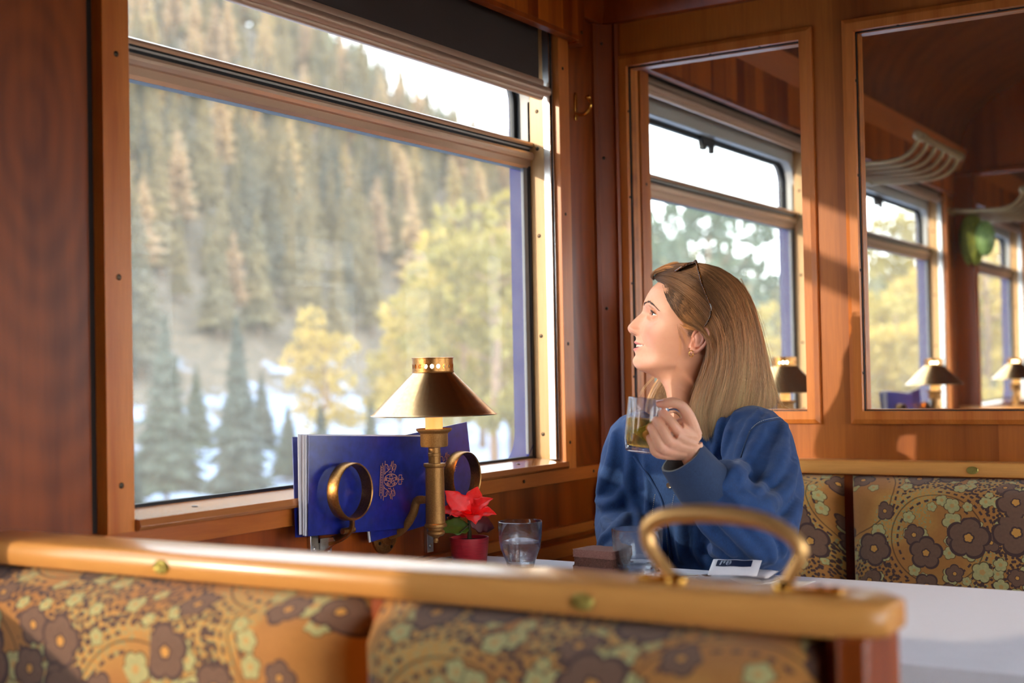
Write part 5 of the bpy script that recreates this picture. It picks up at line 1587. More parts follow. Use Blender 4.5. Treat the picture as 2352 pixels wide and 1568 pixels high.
# metacarpal fan fills the back of the hand
for a,b,r in (((1588,1000,12),(1560,985,-2),.0125),((1592,1018,8),(1552,1000,-4),.013),((1590,1028,8),(1536,1020,-4),.0125),((1588,1036,12),(1524,1034,0),.012),((1592,1040,14),(1520,1040,6),.0115),((1596,1010,18),(1570,975,8),.012)):
    chain([J(*a),J((a[0]+b[0])/2,(a[1]+b[1])/2,(a[2]+b[2])/2-2),J(*b)],[.015,r,r])
# thumb
TP=[(1594,1000,16),(1585,968,6),(1575,944,-2),(1561,929,-5),(1544,924,-6),(1528,926,-5),(1513,927,-2)]
chain([J(*p) for p in TP],[.015,.0128,.0104,.0092,.0093,.0088,.0062]); m.ellipsoid(J(1514,927,-2),(.0064,.0064,.0060),10,8)
chain([J(1583,975,6),J(1566,968,6),J(1554,975,8)],[.010,.008,.006])
# wrist and forearm inside the sleeve
EL=at(1748,1257,2.44)
wp=[J(1586,1020,14),wr,J(1606,1066,24),J(1640,1112,44),EL]
m.tube(smoothpath(wp,5),list(np.interp(np.linspace(0,4,21),range(5),[.021,.0215,.0225,.030,.038])),20)
hm=remesh(m,.00125,6,'hand'); v_,f_=me_arr(hm)
hc=np.tile(np.array(L(218,160,128)),(len(v_),1))
for k in 'imrp':
    for jn,rad_,am in ((1,.010,.35),(3,.009,.5)):
        p=np.array(J(*fing[k][jn])); d=np.linalg.norm(v_-p,axis=1); f=(np.exp(-(d/rad_)**2)*am)[:,None]; hc=hc*(1-f)+np.array(L(228,140,118))*f
p=np.array(J(1513,927,-2)); d=np.linalg.norm(v_-p,axis=1); f=(np.exp(-(d/.014)**2)*.5)[:,None]; hc=hc*(1-f)+np.array(L(224,132,112))*f
addpart(v_,f_,hc)
# thumb nail
mn=MB(); a=J(1524,919.5,-7); b=J(1506.5,920.5,-5)
dn=(b-a); up=Vector((0,0,1)); sd=dn.normalized().cross(up)
mn.grid(lambda u,v:a+dn*u+sd*((v-.5)*.0115)*(.8+.35*sin(pi*min(1,u+.25)))+up*(.0022*(1-(2*v-1)**2)-.0010*u),10,8)
mn.grid(lambda u,v:a+dn*u+sd*((v-.5)*.0115)*(.8+.35*sin(pi*min(1,u+.25)))+up*(-.0015),10,8)
addpart(mn.v,mn.f,(1,1,1),5)
# trunk, upper arms and legs (under the clothes)
m=MB()
def ringtube(m,keys,seg=40):
    vs=[];fs=[]
    for (cx,cy,cz,rx,ry) in keys:
        for j in range(seg):
            a_=2*pi*j/seg; vs.append((cx+rx*cos(a_),cy+ry*sin(a_),cz))
    for i in range(len(keys)-1):
        for j in range(seg): fs.append((i*seg+j,i*seg+(j+1)%seg,(i+1)*seg+(j+1)%seg,(i+1)*seg+j))
    fs+= [tuple(range(seg))[::-1],tuple(range((len(keys)-1)*seg,len(keys)*seg))]
    m.add(vs,fs)
TRK=[(2.67,1.13,.47,.10,.15),(2.65,1.135,.55,.095,.145),(2.61,1.145,.68,.08,.125),(2.595,1.15,.80,.08,.13),(2.585,1.152,.90,.078,.13),(2.585,1.155,.955,.070,.125),(2.583,1.162,.99,.056,.095),(2.578,1.168,1.03,.048,.058)]
ringtube(m,TRK)
SL=Vector((2.63,.935,.955)); SR=Vector((2.64,1.25,.955))
m.tube(smoothpath([at(1738,1020,2.68),at(1748,1130,2.575),EL],5),[.040]*6+[.036]*5,16)
m.tube([(2.585,1.13,.955),at(1738,1020,2.68)],[.05,.04],14)
ER_=Vector((2.585,1.375,.735)); HR_=Vector((2.40,1.30,.665))
ER_=at(1422,1195,2.84); m.tube(smoothpath([at(1458,1022,2.86),at(1438,1100,2.85),ER_,at(1440,1290,2.66),HR_],5),[.040]*6+[.036]*5+[.032]*5+[.026]*5,16)
m.tube([(2.585,1.18,.955),at(1458,1022,2.86)],[.05,.04],14)
m.ellipsoid(HR_+Vector((-.04,-.01,-.005)),(.05,.038,.018),16,10)
for yy in (1.05,1.21):
    m.tube(smoothpath([(2.66,yy,.545),(2.50,yy,.56),(2.34,yy,.545),(2.29,yy,.50),(2.31,yy,.30),(2.33,yy,.09)],5),[.078]*6+[.066]*5+[.058]*5+[.05]*5+[.036]*5,18)
    m.tube([(2.35,yy,.06),(2.20,yy,.05)],[.04,.03],12)
bm_=remesh(m,.007,4,'trunk'); v_,f_=me_arr(bm_); addpart(v_,f_,np.array(L(232,184,160)))
allV=np.concatenate(BV); allF=[f for g_ in BF for f in g_]; allC=np.concatenate(BC); allM=[i for g_ in BM for i in g_]
me=newmesh('body',allV,allF,allC,[M['skin'],M['eyewhite'],M['iris'],M['pupil'],M['teeth'],M['nail']])
me.polygons.foreach_set('material_index',allM)
me.transform(Matrix.Translation(-Vector(person['_w'])))
body=bpy.data.objects.new('body',me); COL.objects.link(body); body.parent=person; body['_w']=person['_w']
from mathutils.bvhtree import BVHTree
faceT=BVHTree.FromPolygons([tuple(p) for p in Wp],faces)
def onface(x,z,dy=0):
    o=H2W(x,160,z); r=faceT.ray_cast(o,-fwd); 
    return (r[0]+fwd*dy*.001) if r[0] is not None else H2W(x,90,z)
# brows and lashes
m=MB(); rr=random.Random(2)
BR=[(11,21.0),(17,24.5),(25,28.2),(34,30.2),(43,28.5),(50,24.5),(57,18.5)]
for s in (1,-1):
    for k in range(170):
        u=rr.random(); i=u*(len(BR)-1); a=int(min(i,len(BR)-2)); f=i-a
        x=BR[a][0]*(1-f)+BR[a+1][0]*f; z=BR[a][1]*(1-f)+BR[a+1][1]*f
        wd=(2.4 if u<.6 else 2.4*(1-(u-.6)/.42)); z+=rr.uniform(-wd,wd)*.8
        dx_,dz_=(2.2,4.6) if u<.15 else (4.2,2.6) if u<.5 else (4.4,-2.2)
        p0=onface(s*x,z,.1); p1=onface(s*(x+dx_*.5),z+dz_*.5,.7); p2=onface(s*(x+dx_),z+dz_*.8,.5)
        m.tube([p0,p1,p2],[.00035,.00032,.00012],4)
o=obj('eyebrows',m,M['brow'],body,smooth=180)
m=MB()
for s in (1,-1):
    for k in range(80):
        dx_=-10+22.5*k/79; q=abs(dx_)/13.5; h_=4.6*max(0,1-q**2.2)**.75; z=EY[2]+dx_*.06+h_
        r2=dx_**2+(z-EY[2])**2; y=EY[1]+sqrt(max((ER+1.2)**2-r2,1))
        p0=Vector((EY[0]+dx_,y,z)); out=Vector((dx_/13*.55,1,.35)).normalized(); Ln=4.5+3*max(0,dx_)/12
        p1=p0+out*Ln*.55+Vector((0,0,-.3)); p2=p0+out*Ln+Vector((0,0,2.0))
        m.tube([H2W(s*p.x,p.y,p.z) for p in (p0,p1,p2)],[.00042,.00030,.00010],4)
obj('eyelashes',m,M['brow'],body,smooth=180)
# ---------------------------------------------------------------- hair: locks combed back from the face and falling to the shoulders
# guides in measured profile position and sideways millimetres (root ... tip)
GN=[ # near side, from the face backwards
 [(1538,694,56),(1550,716,68),(1566,736,75),(1586,749,82),(1606,757,89),(1624,782,93),(1622,830,90),(1606,880,88),(1592,930,93),(1598,978,97)],
 [(1522,648,22),(1537,672,48),(1556,706,64),(1580,740,78),(1606,752,88),(1630,790,92),(1617,850,86),(1603,900,90),(1592,950,96),(1604,990,100)],
 [(1508,643,14),(1534,660,46),(1566,690,66),(1604,728,76),(1632,775,84),(1634,830,92),(1622,880,96),(1610,935,100),(1612,985,104),(1622,1006,106)],
 [(1503,636,8),(1534,640,42),(1578,666,68),(1622,706,80),(1652,766,90),(1656,830,96),(1644,890,100),(1630,945,104),(1630,1000,106)],
 [(1504,630,2),(1542,624,36),(1594,640,66),(1644,688,80),(1674,755,90),(1680,830,98),(1670,895,102),(1656,950,106),(1650,996,108)],
 [(1520,618,0),(1560,610,30),(1612,622,56),(1668,668,74),(1698,745,84),(1706,830,92),(1702,900,98),(1690,955,102),(1682,982,102)],
 [(1548,607,-2),(1582,607,24),(1636,618,44),(1690,662,58),(1720,740,66),(1733,830,74),(1736,900,82),(1726,945,88),(1716,968,90)],
 [(1566,606,-6),(1598,608,12),(1650,620,26),(1704,664,34),(1734,744,40),(1752,830,46),(1762,900,52),(1762,935,58),(1756,952,62)],
 [(1572,606,-12),(1606,609,-4),(1658,624,2),(1710,668,6),(1741,748,8),(1761,832,12),(1778,895,16),(1790,922,20),(1796,934,22)],
]
GFAR=[[(1572,606,-18),(1606,612,-24),(1654,630,-30),(1704,676,-34),(1732,750,-38),(1750,830,-40),(1764,890,-42),(1772,915,-44),(1776,925,-44)],
 [(1548,607,-12),(1582,612,-40),(1632,634,-58),(1680,682,-68),(1700,750,-76),(1706,830,-80),(1700,890,-84),(1690,930,-86),(1684,950,-86)],
 [(1520,618,-8),(1556,618,-40),(1600,644,-66),(1640,700,-80),(1646,770,-90),(1636,830,-96),(1610,890,-98),(1586,940,-98),(1574,985,-98)],
 [(1504,630,-8),(1534,640,-40),(1568,680,-66),(1592,730,-80),(1590,790,-92),(1566,845,-98),(1536,890,-100),(1516,940,-100),(1508,985,-100)],
 [(1508,643,-14),(1528,668,-46),(1552,710,-64),(1566,750,-78),(1556,800,-90),(1530,848,-98),(1500,890,-100),(1482,930,-102),(1477,975,-102)]]
def resample(g,n):
    P=[Vector(p) for p in g]
    Q=smoothpath(P,8); L_=[0]
    for a,b in zip(Q,Q[1:]): L_.append(L_[-1]+(b-a).length)
    out=[]
    for i in range(n):
        d=L_[-1]*i/(n-1); k=0
        while k<len(L_)-2 and L_[k+1]<d: k+=1
        f=(d-L_[k])/max(1e-6,L_[k+1]-L_[k]); out.append(Q[k].lerp(Q[k+1],f))
    return out
NS=18
sheet=[resample(g,NS) for g in GN+GFAR]
NG=len(sheet)
def sheetpt(u,s):
    """u: 0..NG-1 across the guides, s: 0..NS-1 along"""
    i=int(min(max(u,0),NG-1.001)); f=u-i
    p0=sheet[max(i-1,0)];p1=sheet[i];p2=sheet[min(i+1,NG-1)];p3=sheet[min(i+2,NG-1)]
    j=int(min(s,NS-1.001)); g=s-j
    def cr(a,b,c,d,t): return 0.5*((2*b)+(c-a)*t+(2*a-5*b+4*c-d)*t*t+(3*b-a-3*c+d)*t*t*t)
    A=cr(p0[j],p1[j],p2[j],p3[j],f); B=cr(p0[j+1],p1[j+1],p2[j+1],p3[j+1],f)
    return A.lerp(B,g)
ctr=lambda q: Vector((1600,max(q.y,735),0))
def inward(q,d):
    """move a point d mm towards the middle of the head"""
    c=ctr(q); v=Vector(((q.x-c.x)*MM,(q.y-c.y)*MM,q.z)); 
    if v.length<1: return q
    k=max(0,(v.length-d)/v.length); return Vector((c.x+v.x*k/MM,c.y+v.y*k/MM,v.z*k))
ROOTC=np.array(L(82,58,42)); MIDC=np.array(L(220,156,100)); TIPC=np.array(L(255,208,150)); SHD=np.array(L(60,44,34))
rh=random.Random(9); rn=np.random.RandomState(5)
# dense table of the sheet, read by linear interpolation
TU,TS=8*(NG-1)+1,3*(NS-1)+1
TAB=np.array([[tuple(sheetpt(i/8,j/3)) for j in range(TS)] for i in range(TU)])
def sheetnp(u,s):
    x=np.clip(u*8,0,TU-1.001); y=np.clip(s*3,0,TS-1.001); i=x.astype(int); j=y.astype(int); f=(x-i)[...,None]; g=(y-j)[...,None]
    return (TAB[i,j]*(1-f)*(1-g)+TAB[i+1,j]*f*(1-g)+TAB[i,j+1]*(1-f)*g+TAB[i+1,j+1]*f*g)
def inwardnp(q,d):
    cy=np.maximum(q[...,1],735); v=np.stack([(q[...,0]-1600)*MM,(q[...,1]-cy)*MM,q[...,2]],-1)
    L_=np.linalg.norm(v,axis=-1); k=np.clip((L_-d)/np.maximum(L_,1),0,None)[...,None]; v=v*k
    return np.stack([1600+v[...,0]/MM,cy+v[...,1]/MM,v[...,2]],-1)
aA,aB,aC,aH=[np.array(tuple(v)) for v in (fA,fB,fC,HC)]
aF,aU,aL=[np.array(tuple(v)) for v in (fwd,upv,lat)]
def toW(q):
    p=(aA*((1575-q[...,0:1])*MM)+aB*((750-q[...,1:2])*MM)+aC*q[...,2:3])
    x,y,z=p@aL,p@aF,p@aU               # keep clear of the skull
    e=np.sqrt((x/76)**2+((y+1)/99)**2+((z-18)/91.5)**2); jit=1.012+.02*rn.rand(*e.shape[:-1],1)
    k=np.where((e<jit)&(z>-35),jit/np.maximum(e,.3),1.0); fade=np.clip((z+35)/15,0,1); k=1+(k-1)*fade
    x,y,z=x*k,(y+1)*k-1,(z-18)*k+18
    return aH+(aL*x[...,None]+aF*y[...,None]+aU*z[...,None])*.001
SV=[];SCc=[];SN=[]
def strands(P,r,c):
    """P [N,n,3] world, r [N], c [N,n,3]"""
    N,n,_=P.shape
    T=np.empty_like(P); T[:,1:-1]=P[:,2:]-P[:,:-2]; T[:,0]=P[:,1]-P[:,0]; T[:,-1]=P[:,-1]-P[:,-2]
    T/=np.maximum(np.linalg.norm(T,axis=-1,keepdims=True),1e-9)
    nn=np.cross(T,aC); nn/=np.maximum(np.linalg.norm(nn,axis=-1,keepdims=True),1e-6); bb=np.cross(T,nn)
    f=np.linspace(0,1,n); prof=np.where(f<.8,1,(1-f)/.2*.85+.15)
    rr_=(r[:,None]*prof[None])[...,None]
    V_=np.stack([P+nn*(cos(2*pi*k/3+1.57)*rr_)+bb*(sin(2*pi*k/3+1.57)*rr_) for k in range(3)],2)
    SV.append(V_.reshape(-1,3)); SCc.append(np.repeat(c[:,:,None,:],3,2).reshape(-1,3)); SN.append((N,n))
def colours(N,n,c0,c1,c2,ts,cj):
    f=np.linspace(0,1,n)[None,:,None]; w1=np.clip(f/ts,0,1); w2=np.clip((f-ts)/(1-ts),0,1)
    return (c0*(1-w1)+c1*w1)*(1-w2)*cj[:,None,None]+c2*w2*cj[:,None,None]
def strand(pts,r,c0,c1,c2,ts):
    P=np.array([[tuple(p) for p in pts]]); strands(P,np.array([r]),colours(1,len(pts),c0,c1,c2,ts,np.array([1.0])))
NL=900; n=16; f=np.linspace(0,1,n)[None]
for l in range(NL):
    u=rh.uniform(0,NG-1) if l<NL*.58 else rh.uniform(0,6.5) if l<NL*.86 else rh.uniform(NG-2.4,NG-1)
    depth=rh.choice([0,0,0,1,2,4,7,11,16])*1.0
    s0=rh.choice([0,0,0,0,.8,1.6,2.5,3.5])
    tint=rh.choice([-.45,-.25,-.1,0,.15,.35,.6])+rh.uniform(-.08,.08); wid=rh.uniform(.07,.20); end=NS-1-rh.uniform(0,1.5)**1.7
    ph=rh.random()*6.28; amp=rh.uniform(1,6.5); tw=rh.gauss(0,.20); wv=rh.uniform(0,.20)+(.22 if rh.random()<.25 else 0); wf=rh.uniform(4,9)
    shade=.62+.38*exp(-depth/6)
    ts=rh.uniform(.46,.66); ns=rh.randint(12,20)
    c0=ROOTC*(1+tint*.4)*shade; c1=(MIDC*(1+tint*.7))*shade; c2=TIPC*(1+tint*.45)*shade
    uu=rn.randn(ns,1)*wid; j2=rn.randn(ns,1); fly=(rn.rand(ns,1)<.05)*1.0; d2=depth+rn.randn(ns,1)*.9
    e=end-np.abs(rn.randn(ns,1)*.45)
    S_=s0+(e-s0)*f
    U_=u+uu*(1.0-.62*f)+tw*f*2+.02*j2*np.sin(f*5+ph)+wv*np.sin(f*wf+ph)*f
    q=sheetnp(U_,S_)
    lift=amp*(np.sin(f*4.6+ph)*.6-.4*f)
    q=inwardnp(q,d2-lift+np.where(f<.15,3.5*(1-f/.15),0))
    q=q+np.stack([fly*(rn.randn(ns,1)*.6+7*f*f*j2),fly*4*f*f*j2,-3*fly*f*j2],-1)
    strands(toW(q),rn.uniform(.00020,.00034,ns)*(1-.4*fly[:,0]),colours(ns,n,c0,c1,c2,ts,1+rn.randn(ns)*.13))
# loose wisps at the temple and in front of the ear, stray hairs at the back
def wisp(g,n,jit,r=.00028,c=(ROOTC,MIDC,MIDC*1.2)):
    for k in range(n):
        jx,jy,jc=rh.gauss(0,jit),rh.gauss(0,jit),rh.gauss(0,jit*.5)
        q=resample([(a+jx*(.3+i*.25),b+jy*(.3+i*.2),z+jc) for i,(a,b,z) in enumerate(g)],12)
        strand([I2W(p.x,p.y,p.z) for p in q],r,c[0],c[1],c[2],.5)
wisp([(1538,690,58),(1552,716,68),(1572,740,74),(1598,752,79),(1622,758,80)],80,2.6)
wisp([(1545,705,62),(1556,734,69),(1572,750,74),(1596,757,80)],60,2.4)
wisp([(1556,735,68),(1560,762,71),(1564,790,72),(1560,815,72)],14,3.6,.0002)
wisp([(1552,722,66),(1560,748,70),(1572,768,74),(1580,790,75)],12,3.6,.0002)
wisp([(1500,640,8),(1498,630,10),(1510,622,14),(1536,616,22),(1560,622,34)],70,2.6)
wisp([(1502,642,0),(1497,634,0),(1506,624,2),(1530,612,8),(1556,604,14)],70,2.4)
wisp([(1504,640,-10),(1499,632,-12),(1510,622,-16),(1536,616,-22)],40,2.4)
wisp([(1530,612,4),(1546,605,8),(1560,606,12),(1572,614,16)],40,2.0)
wisp([(1740,800,10),(1760,880,20),(1790,925,30),(1828,938,34)],8,3,.00020,(MIDC,TIPC,TIPC))
wisp([(1700,640,0),(1738,720,10),(1760,800,20),(1776,860,24)],10,4,.00018,(MIDC,TIPC,TIPC))
wisp([(1520,850,-96),(1496,876,-98),(1478,896,-98),(1468,915,-98)],10,3,.00020,(MIDC,TIPC,TIPC))
V_=np.concatenate(SV); Cc=np.clip(np.concatenate(SCc),0,1); FF=[]; o_=0
for N,n_ in SN:
    st_=(o_+np.arange(N)*n_*3)[:,None,None]+(np.arange(n_-1)*3)[None,:,None]; k=np.arange(3)[None,None]
    a_=st_+k; b_=st_+(k+1)%3; FF.append(np.stack([a_,b_,b_+3,a_+3],-1).reshape(-1,4)); o_+=N*n_*3
FF=np.concatenate(FF)
hm_=bpy.data.meshes.new('hair'); hm_.vertices.add(len(V_)); hm_.vertices.foreach_set('co',V_.ravel())
hm_.loops.add(FF.size); hm_.loops.foreach_set('vertex_index',FF.ravel().astype(np.int32))
hm_.polygons.add(len(FF)); hm_.polygons.foreach_set('loop_start',(np.arange(len(FF))*4).astype(np.int32)); hm_.polygons.foreach_set('use_smooth',np.ones(len(FF),bool))
hm_.update(); hm_.validate()
at_=hm_.color_attributes.new('Col','FLOAT_COLOR','POINT'); c4=np.ones((len(V_),4),dtype=np.float32); c4[:,:3]=Cc; at_.data.foreach_set('color',c4.ravel())
t=NT('hair')
ca=t.n('Attribute',attribute_name='Col').outputs['Color']
b1_=t.bsdf(ca,.34,0,Specular_IOR_Level=.5)
b2_=t.n('BsdfTranslucent',{'Color':t.mix(.35,ca,(0,0,0))}).outputs[0]
M['hair']=t.surf(t.n('MixShader',{0:.22,1:b1_,2:b2_}).outputs[0])
hm_.materials.append(M['hair'])
hm_.transform(Matrix.Translation(-Vector(person['_w'])))
hairo=bpy.data.objects.new('hair',hm_); COL.objects.link(hairo); hairo.parent=person; hairo['_w']=person['_w']
# the mass beneath the strands
vs=[];cs=[];nu=90
for j in range(NS*3-2):
    s=j/3
    for i in range(nu):
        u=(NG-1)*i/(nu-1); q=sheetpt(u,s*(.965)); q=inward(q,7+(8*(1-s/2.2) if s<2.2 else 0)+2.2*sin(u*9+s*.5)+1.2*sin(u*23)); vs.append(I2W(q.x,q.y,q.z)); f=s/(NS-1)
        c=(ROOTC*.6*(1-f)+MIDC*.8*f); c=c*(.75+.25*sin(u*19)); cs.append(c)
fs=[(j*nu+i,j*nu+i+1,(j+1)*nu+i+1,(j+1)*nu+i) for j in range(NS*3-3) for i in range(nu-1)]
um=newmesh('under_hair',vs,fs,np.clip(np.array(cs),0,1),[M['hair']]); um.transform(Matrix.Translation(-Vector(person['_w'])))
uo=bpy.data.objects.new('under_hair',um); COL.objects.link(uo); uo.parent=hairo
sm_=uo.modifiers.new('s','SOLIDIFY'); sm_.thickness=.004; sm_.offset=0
# sunglasses pushed up on the head ------------------------------------
t=NT('tortoiseshell'); n=t.n('TexNoise',{'Vector':t.coords((90,90,90)),'Detail':2.0}).outputs[0]
M['tort']=t.surf(t.bsdf(t.ramp(n,[(.35,L(24,14,10)),(.55,L(90,46,14)),(.7,L(176,104,30))]),.12,0,Coat_Weight=.6,Coat_Roughness=.05))
M['lens']=simple('dark_lens', L(14,16,20), .04, 0, Coat_Weight=1.0)
sg_=thing('sunglasses','tortoiseshell sunglasses pushed up on top of the woman\'s head','sunglasses',tuple(I2W(1597,606,0)))
for s in (1,-1):
    def lensf(u,v):
        a=2*pi*u; cx=33*s
        c=cx+26*cos(a)*v*(1+.08*cos(2*a)); h=.5+.5*sin(a)*v   # 0 at the top edge by the hinge, 1 at the free edge
        px_=1596-48*h; py_=603+23*h-3.0*sin(pi*h)
        return I2W(px_,py_-(1.5*cos((c)/66*pi/2*2)),c)
    m=MB(); m.grid(lensf,36,8,0,True); obj('lens',m,M['lens'],sg_,smooth=180,solid=.0018)
    m=MB(); m.tube([lensf(i/36,1.0) for i in range(36)]+[lensf(0,1.0),lensf(1/36,1.0)],.0021,8); obj('rim',m,M['tort'],sg_,smooth=180)
    m=MB(); m.tube(smoothpath([I2W(1596,603,62*s),I2W(1598,604,72*s),I2W(1603,622,78*s),I2W(1613,660,83*s),I2W(1626,692,88*s),I2W(1631,712,88*s),I2W(1628,730,86*s),I2W(1620,745,84*s),I2W(1614,753,82*s)],5),[.0024]*15+[.0019]*26,10,ell=(1.3,.8)); obj('temple',m,M['tort'],sg_,smooth=180)
m=MB(); m.tube(smoothpath([I2W(1580,608,-8),I2W(1583,604,0),I2W(1580,608,8)],5),.0022,8); obj('bridge',m,M['tort'],sg_,smooth=180)
# earring --------------------------------------------------------------
M['gold']=simple('gold', L(226,176,96), .15, 1)
er=thing('hoop_earring','small beaded gold hoop earring in the woman\'s ear','earring',tuple(I2W(1586,809,80)))
m=MB(); c_=I2W(1587,810,81)
ringp=[c_+fA*(.0040*cos(a))*1.0+fB*(.0062*sin(a))+fC*(.0034*cos(a)) for a in np.linspace(0,2*pi,25)]
m.tube(ringp,.0009,8)
obj('hoop',m,M['gold'],er,smooth=180)
m=MB()
for a in np.linspace(pi*.6,pi*1.55,8): m.ellipsoid(c_+fA*(.0050*-cos(a))*-1+fB*(.0070*sin(a))+fC*.0005,(.0010,.0010,.0010),8,6)
obj('beads',m,M['gold'],er,smooth=180)
# ---------------------------------------------------------------- denim jacket
def denim(name,a,b):
    t=NT(name)
    co=t.coords((1,1,1))
    n1=t.n('TexNoise',{'Vector':t.coords((18,18,18)),'Detail':4.0,'Roughness':.6}).outputs[0]
    n2=t.n('TexNoise',{'Vector':t.coords((1400,1400,500)),'Detail':1.0}).outputs[0]
    n3=t.n('TexNoise',{'Vector':t.coords((260,260,40)),'Detail':2.0}).outputs[0]
    f=t.m('ADD',t.m('MULTIPLY',n1,.12),t.m('ADD',t.m('MULTIPLY',n2,.40),t.m('MULTIPLY',n3,.38)))
    c=t.ramp(f,[(.30,a),(.62,b)])
    return t.surf(t.bsdf(c,.82,0,t.bump(t.m('ADD',n2,n3),.25,.0008),Sheen_Weight=.12))
M['denim']=denim('blue_denim',L(6,30,72),L(26,76,136))
M['denim_in']=denim('denim_inside',L(78,84,92),L(128,128,124))
M['thread']=simple('pale_thread', L(196,190,176), .8)
m=MB()
TJ=[(2.67,1.13,.50,.140,.195),(2.645,1.14,.60,.130,.19),(2.61,1.15,.72,.118,.18),(2.592,1.15,.82,.112,.172),(2.585,1.15,.90,.106,.172),(2.585,1.152,.945,.098,.168),(2.585,1.158,.985,.086,.145),(2.583,1.163,1.010,.076,.110),(2.580,1.166,1.030,.066,.082)]
ringtube(m,TJ,48)
SLj=at(1738,1012,2.67)
m.ellipsoid(SLj,(.064,.064,.056),24,16)
m.tube([(2.585,1.13,.985),SLj+Vector((.01,.02,.008))],[.060,.054],20)
ELj=at(1738,1252,2.445)
CUFF0=J(1652,1124,52)   # sleeve end near the cuff
mid1=at(1750,1120,2.57)
m.tube(smoothpath([SLj+Vector((.0,.03,.0)),SLj,mid1,ELj],6),list(np.interp(np.linspace(0,3,19),[0,1,2,3],[.060,.068,.078,.070])),28)
m.ellipsoid(ELj+Vector((.005,-.0,-.005)),(.066,.062,.056),24,16)
m.tube(smoothpath([ELj,at(1702,1200,2.42),CUFF0,J(1632,1098,44)],6),list(np.interp(np.linspace(0,3,19),[0,1,2,3],[.066,.066,.052,.046])),28)
# far sleeve
SRj=at(1456,1016,2.86)
m.tube([(2.585,1.18,.985),SRj+Vector((.01,-.02,.004))],[.060,.052],20)
ERj=at(1425,1200,2.84)
m.ellipsoid(SRj,(.058,.056,.053),24,16)
m.tube(smoothpath([SRj+Vector((0,-.04,.01)),SRj,at(1435,1100,2.85),ERj],6),list(np.interp(np.linspace(0,3,19),[0,1,2,3],[.056,.058,.058,.052])),26)
m.tube(smoothpath([ERj,at(1440,1290,2.66),at(1470,1340,2.50)],6),list(np.interp(np.linspace(0,2,13),[0,1,2],[.056,.052,.045])),26)
m.ellipsoid(ERj,(.056,.056,.056),20,14)
me=remesh(m,.007,5,'jbase'); v_,f_=me_arr(me)
bvh=BVHTree.FromPolygons([tuple(p) for p in v_],f_)
CAMP=Vector((0,0,CAM_H))
def hit(px,py,bv=None):
    d=(at(px,py,1)-CAMP).normalized(); r=(bv or bvh).ray_cast(CAMP,d)
    return (r[0],r[1]) if r[0] is not None else (None,None)
def fold(pts,r,sink=.35,taper=True):
    P_=[]
    for q in smoothpath([(a,b,0) for a,b in pts],4):
        h,nn=hit(q.x,q.y)
        if h is None: continue
        P_.append(h-nn*(r*sink))
    if len(P_)<4: return
    n=len(P_); rad=[r*(.25+.75*sin(pi*min(1,max(0,(i+.6)/(n+.2))))**.7) for i in range(n)]
    m.tube(P_,rad,10)
FOLDS=[([(1742,938),(1722,985),(1700,1040),(1690,1085)],.010),([(1766,950),(1744,1000),(1716,1060),(1696,1110)],.009),
 ([(1800,975),(1795,1040),(1770,1100),(1730,1135)],.012),([(1826,1060),(1800,1130),(1750,1165),(1705,1165)],.012),
 ([(1700,1130),(1745,1170),(1790,1230),(1800,1275)],.010),([(1690,1150),(1720,1200),(1760,1250),(1775,1290)],.010),
 ([(1640,1180),(1680,1215),(1735,1262),(1750,1290)],.010),([(1600,1180),(1640,1225),(1690,1275)],.010),([(1832,1150),(1815,1200),(1780,1215)],.012),
 ([(1660,1130),(1700,1150),(1730,1190)],.008),([(1618,1240),(1660,1275),(1700,1295)],.009),
 ([(1440,960),(1452,1030),(1448,1110),(1462,1190),(1470,1250)],.010),([(1412,990),(1404,1060),(1386,1110),(1374,1135)],.009),([(1372,1148),(1392,1160),(1418,1152),(1432,1120)],.011),
 ([(1384,1190),(1402,1215),(1422,1232)],.008),([(1440,1180),(1420,1215),(1392,1240),(1372,1258)],.011),([(1480,1040),(1488,1110),(1492,1190),(1500,1260)],.006),
 ([(1560,1170),(1566,1220),(1570,1290)],.009),([(1600,1210),(1606,1260),(1620,1300)],.009),([(1660,960),(1650,1010),(1640,1050)],.008),([(1690,945),(1676,1000),(1664,1050)],.008)]
for p_,r_ in FOLDS: fold(p_,r_*1.55,.0)
jm=remesh(m,.0045,4,'jacket'); v_,f_=me_arr(jm)
# fine crumple
nv=[]
jm.calc_loop_triangles() if hasattr(jm,'calc_loop_triangles') else None
cs_=[v.co.copy() for v in jm.vertices]; ns_=[v.normal.copy() for v in jm.vertices]
out_=np.array([tuple(c+nn*(noise.noise(c*14)*.0042+noise.noise(c*38+Vector((3,1,2)))*.0016)) for c,nn in zip(cs_,ns_)])
jm.vertices.foreach_set('co',out_.ravel()); jm.update()
# open the neck: a V below the throat
bm=bmesh.new(); bm.from_mesh(jm)
VN=[]
apex=at(1549,1088,2.5)
dele=[]
for f in bm.faces:
    c=f.calc_center_median()
    d=c-CAMP; t_=d.dot(CF); px_=1176+FPX*d.dot(CR)/t_; py_=784-FPX*d.dot(CU)/t_
    if c.x<2.60 and c.z>.955:
        # opening narrows from the neck down to the first fastened button
        w=(c.z-.955)*.50+.002; yc_=1.168
        if abs(c.y-yc_)<w and c.x<2.57: dele.append(f)
    if c.z>1.012 and math.hypot(c.x-2.58,c.y-1.166)<.10: dele.append(f)
bmesh.ops.delete(bm,geom=list(set(dele)),context='FACES'); bm.to_mesh(jm); bm.free()
jm.polygons.foreach_set('use_smooth',[True]*len(jm.polygons))
jm.materials.clear(); 
jk=obj('jacket',jm,[M['denim']],person,smooth=180,clean=False)
sd=jk.modifiers.new('sol','SOLIDIFY'); sd.thickness=.0016; sd.offset=-1
v_=np.array([tuple(Vector(v.co)+Vector(person['_w'])) for v in jm.vertices]); f_=[tuple(p.vertices) for p in jm.polygons]
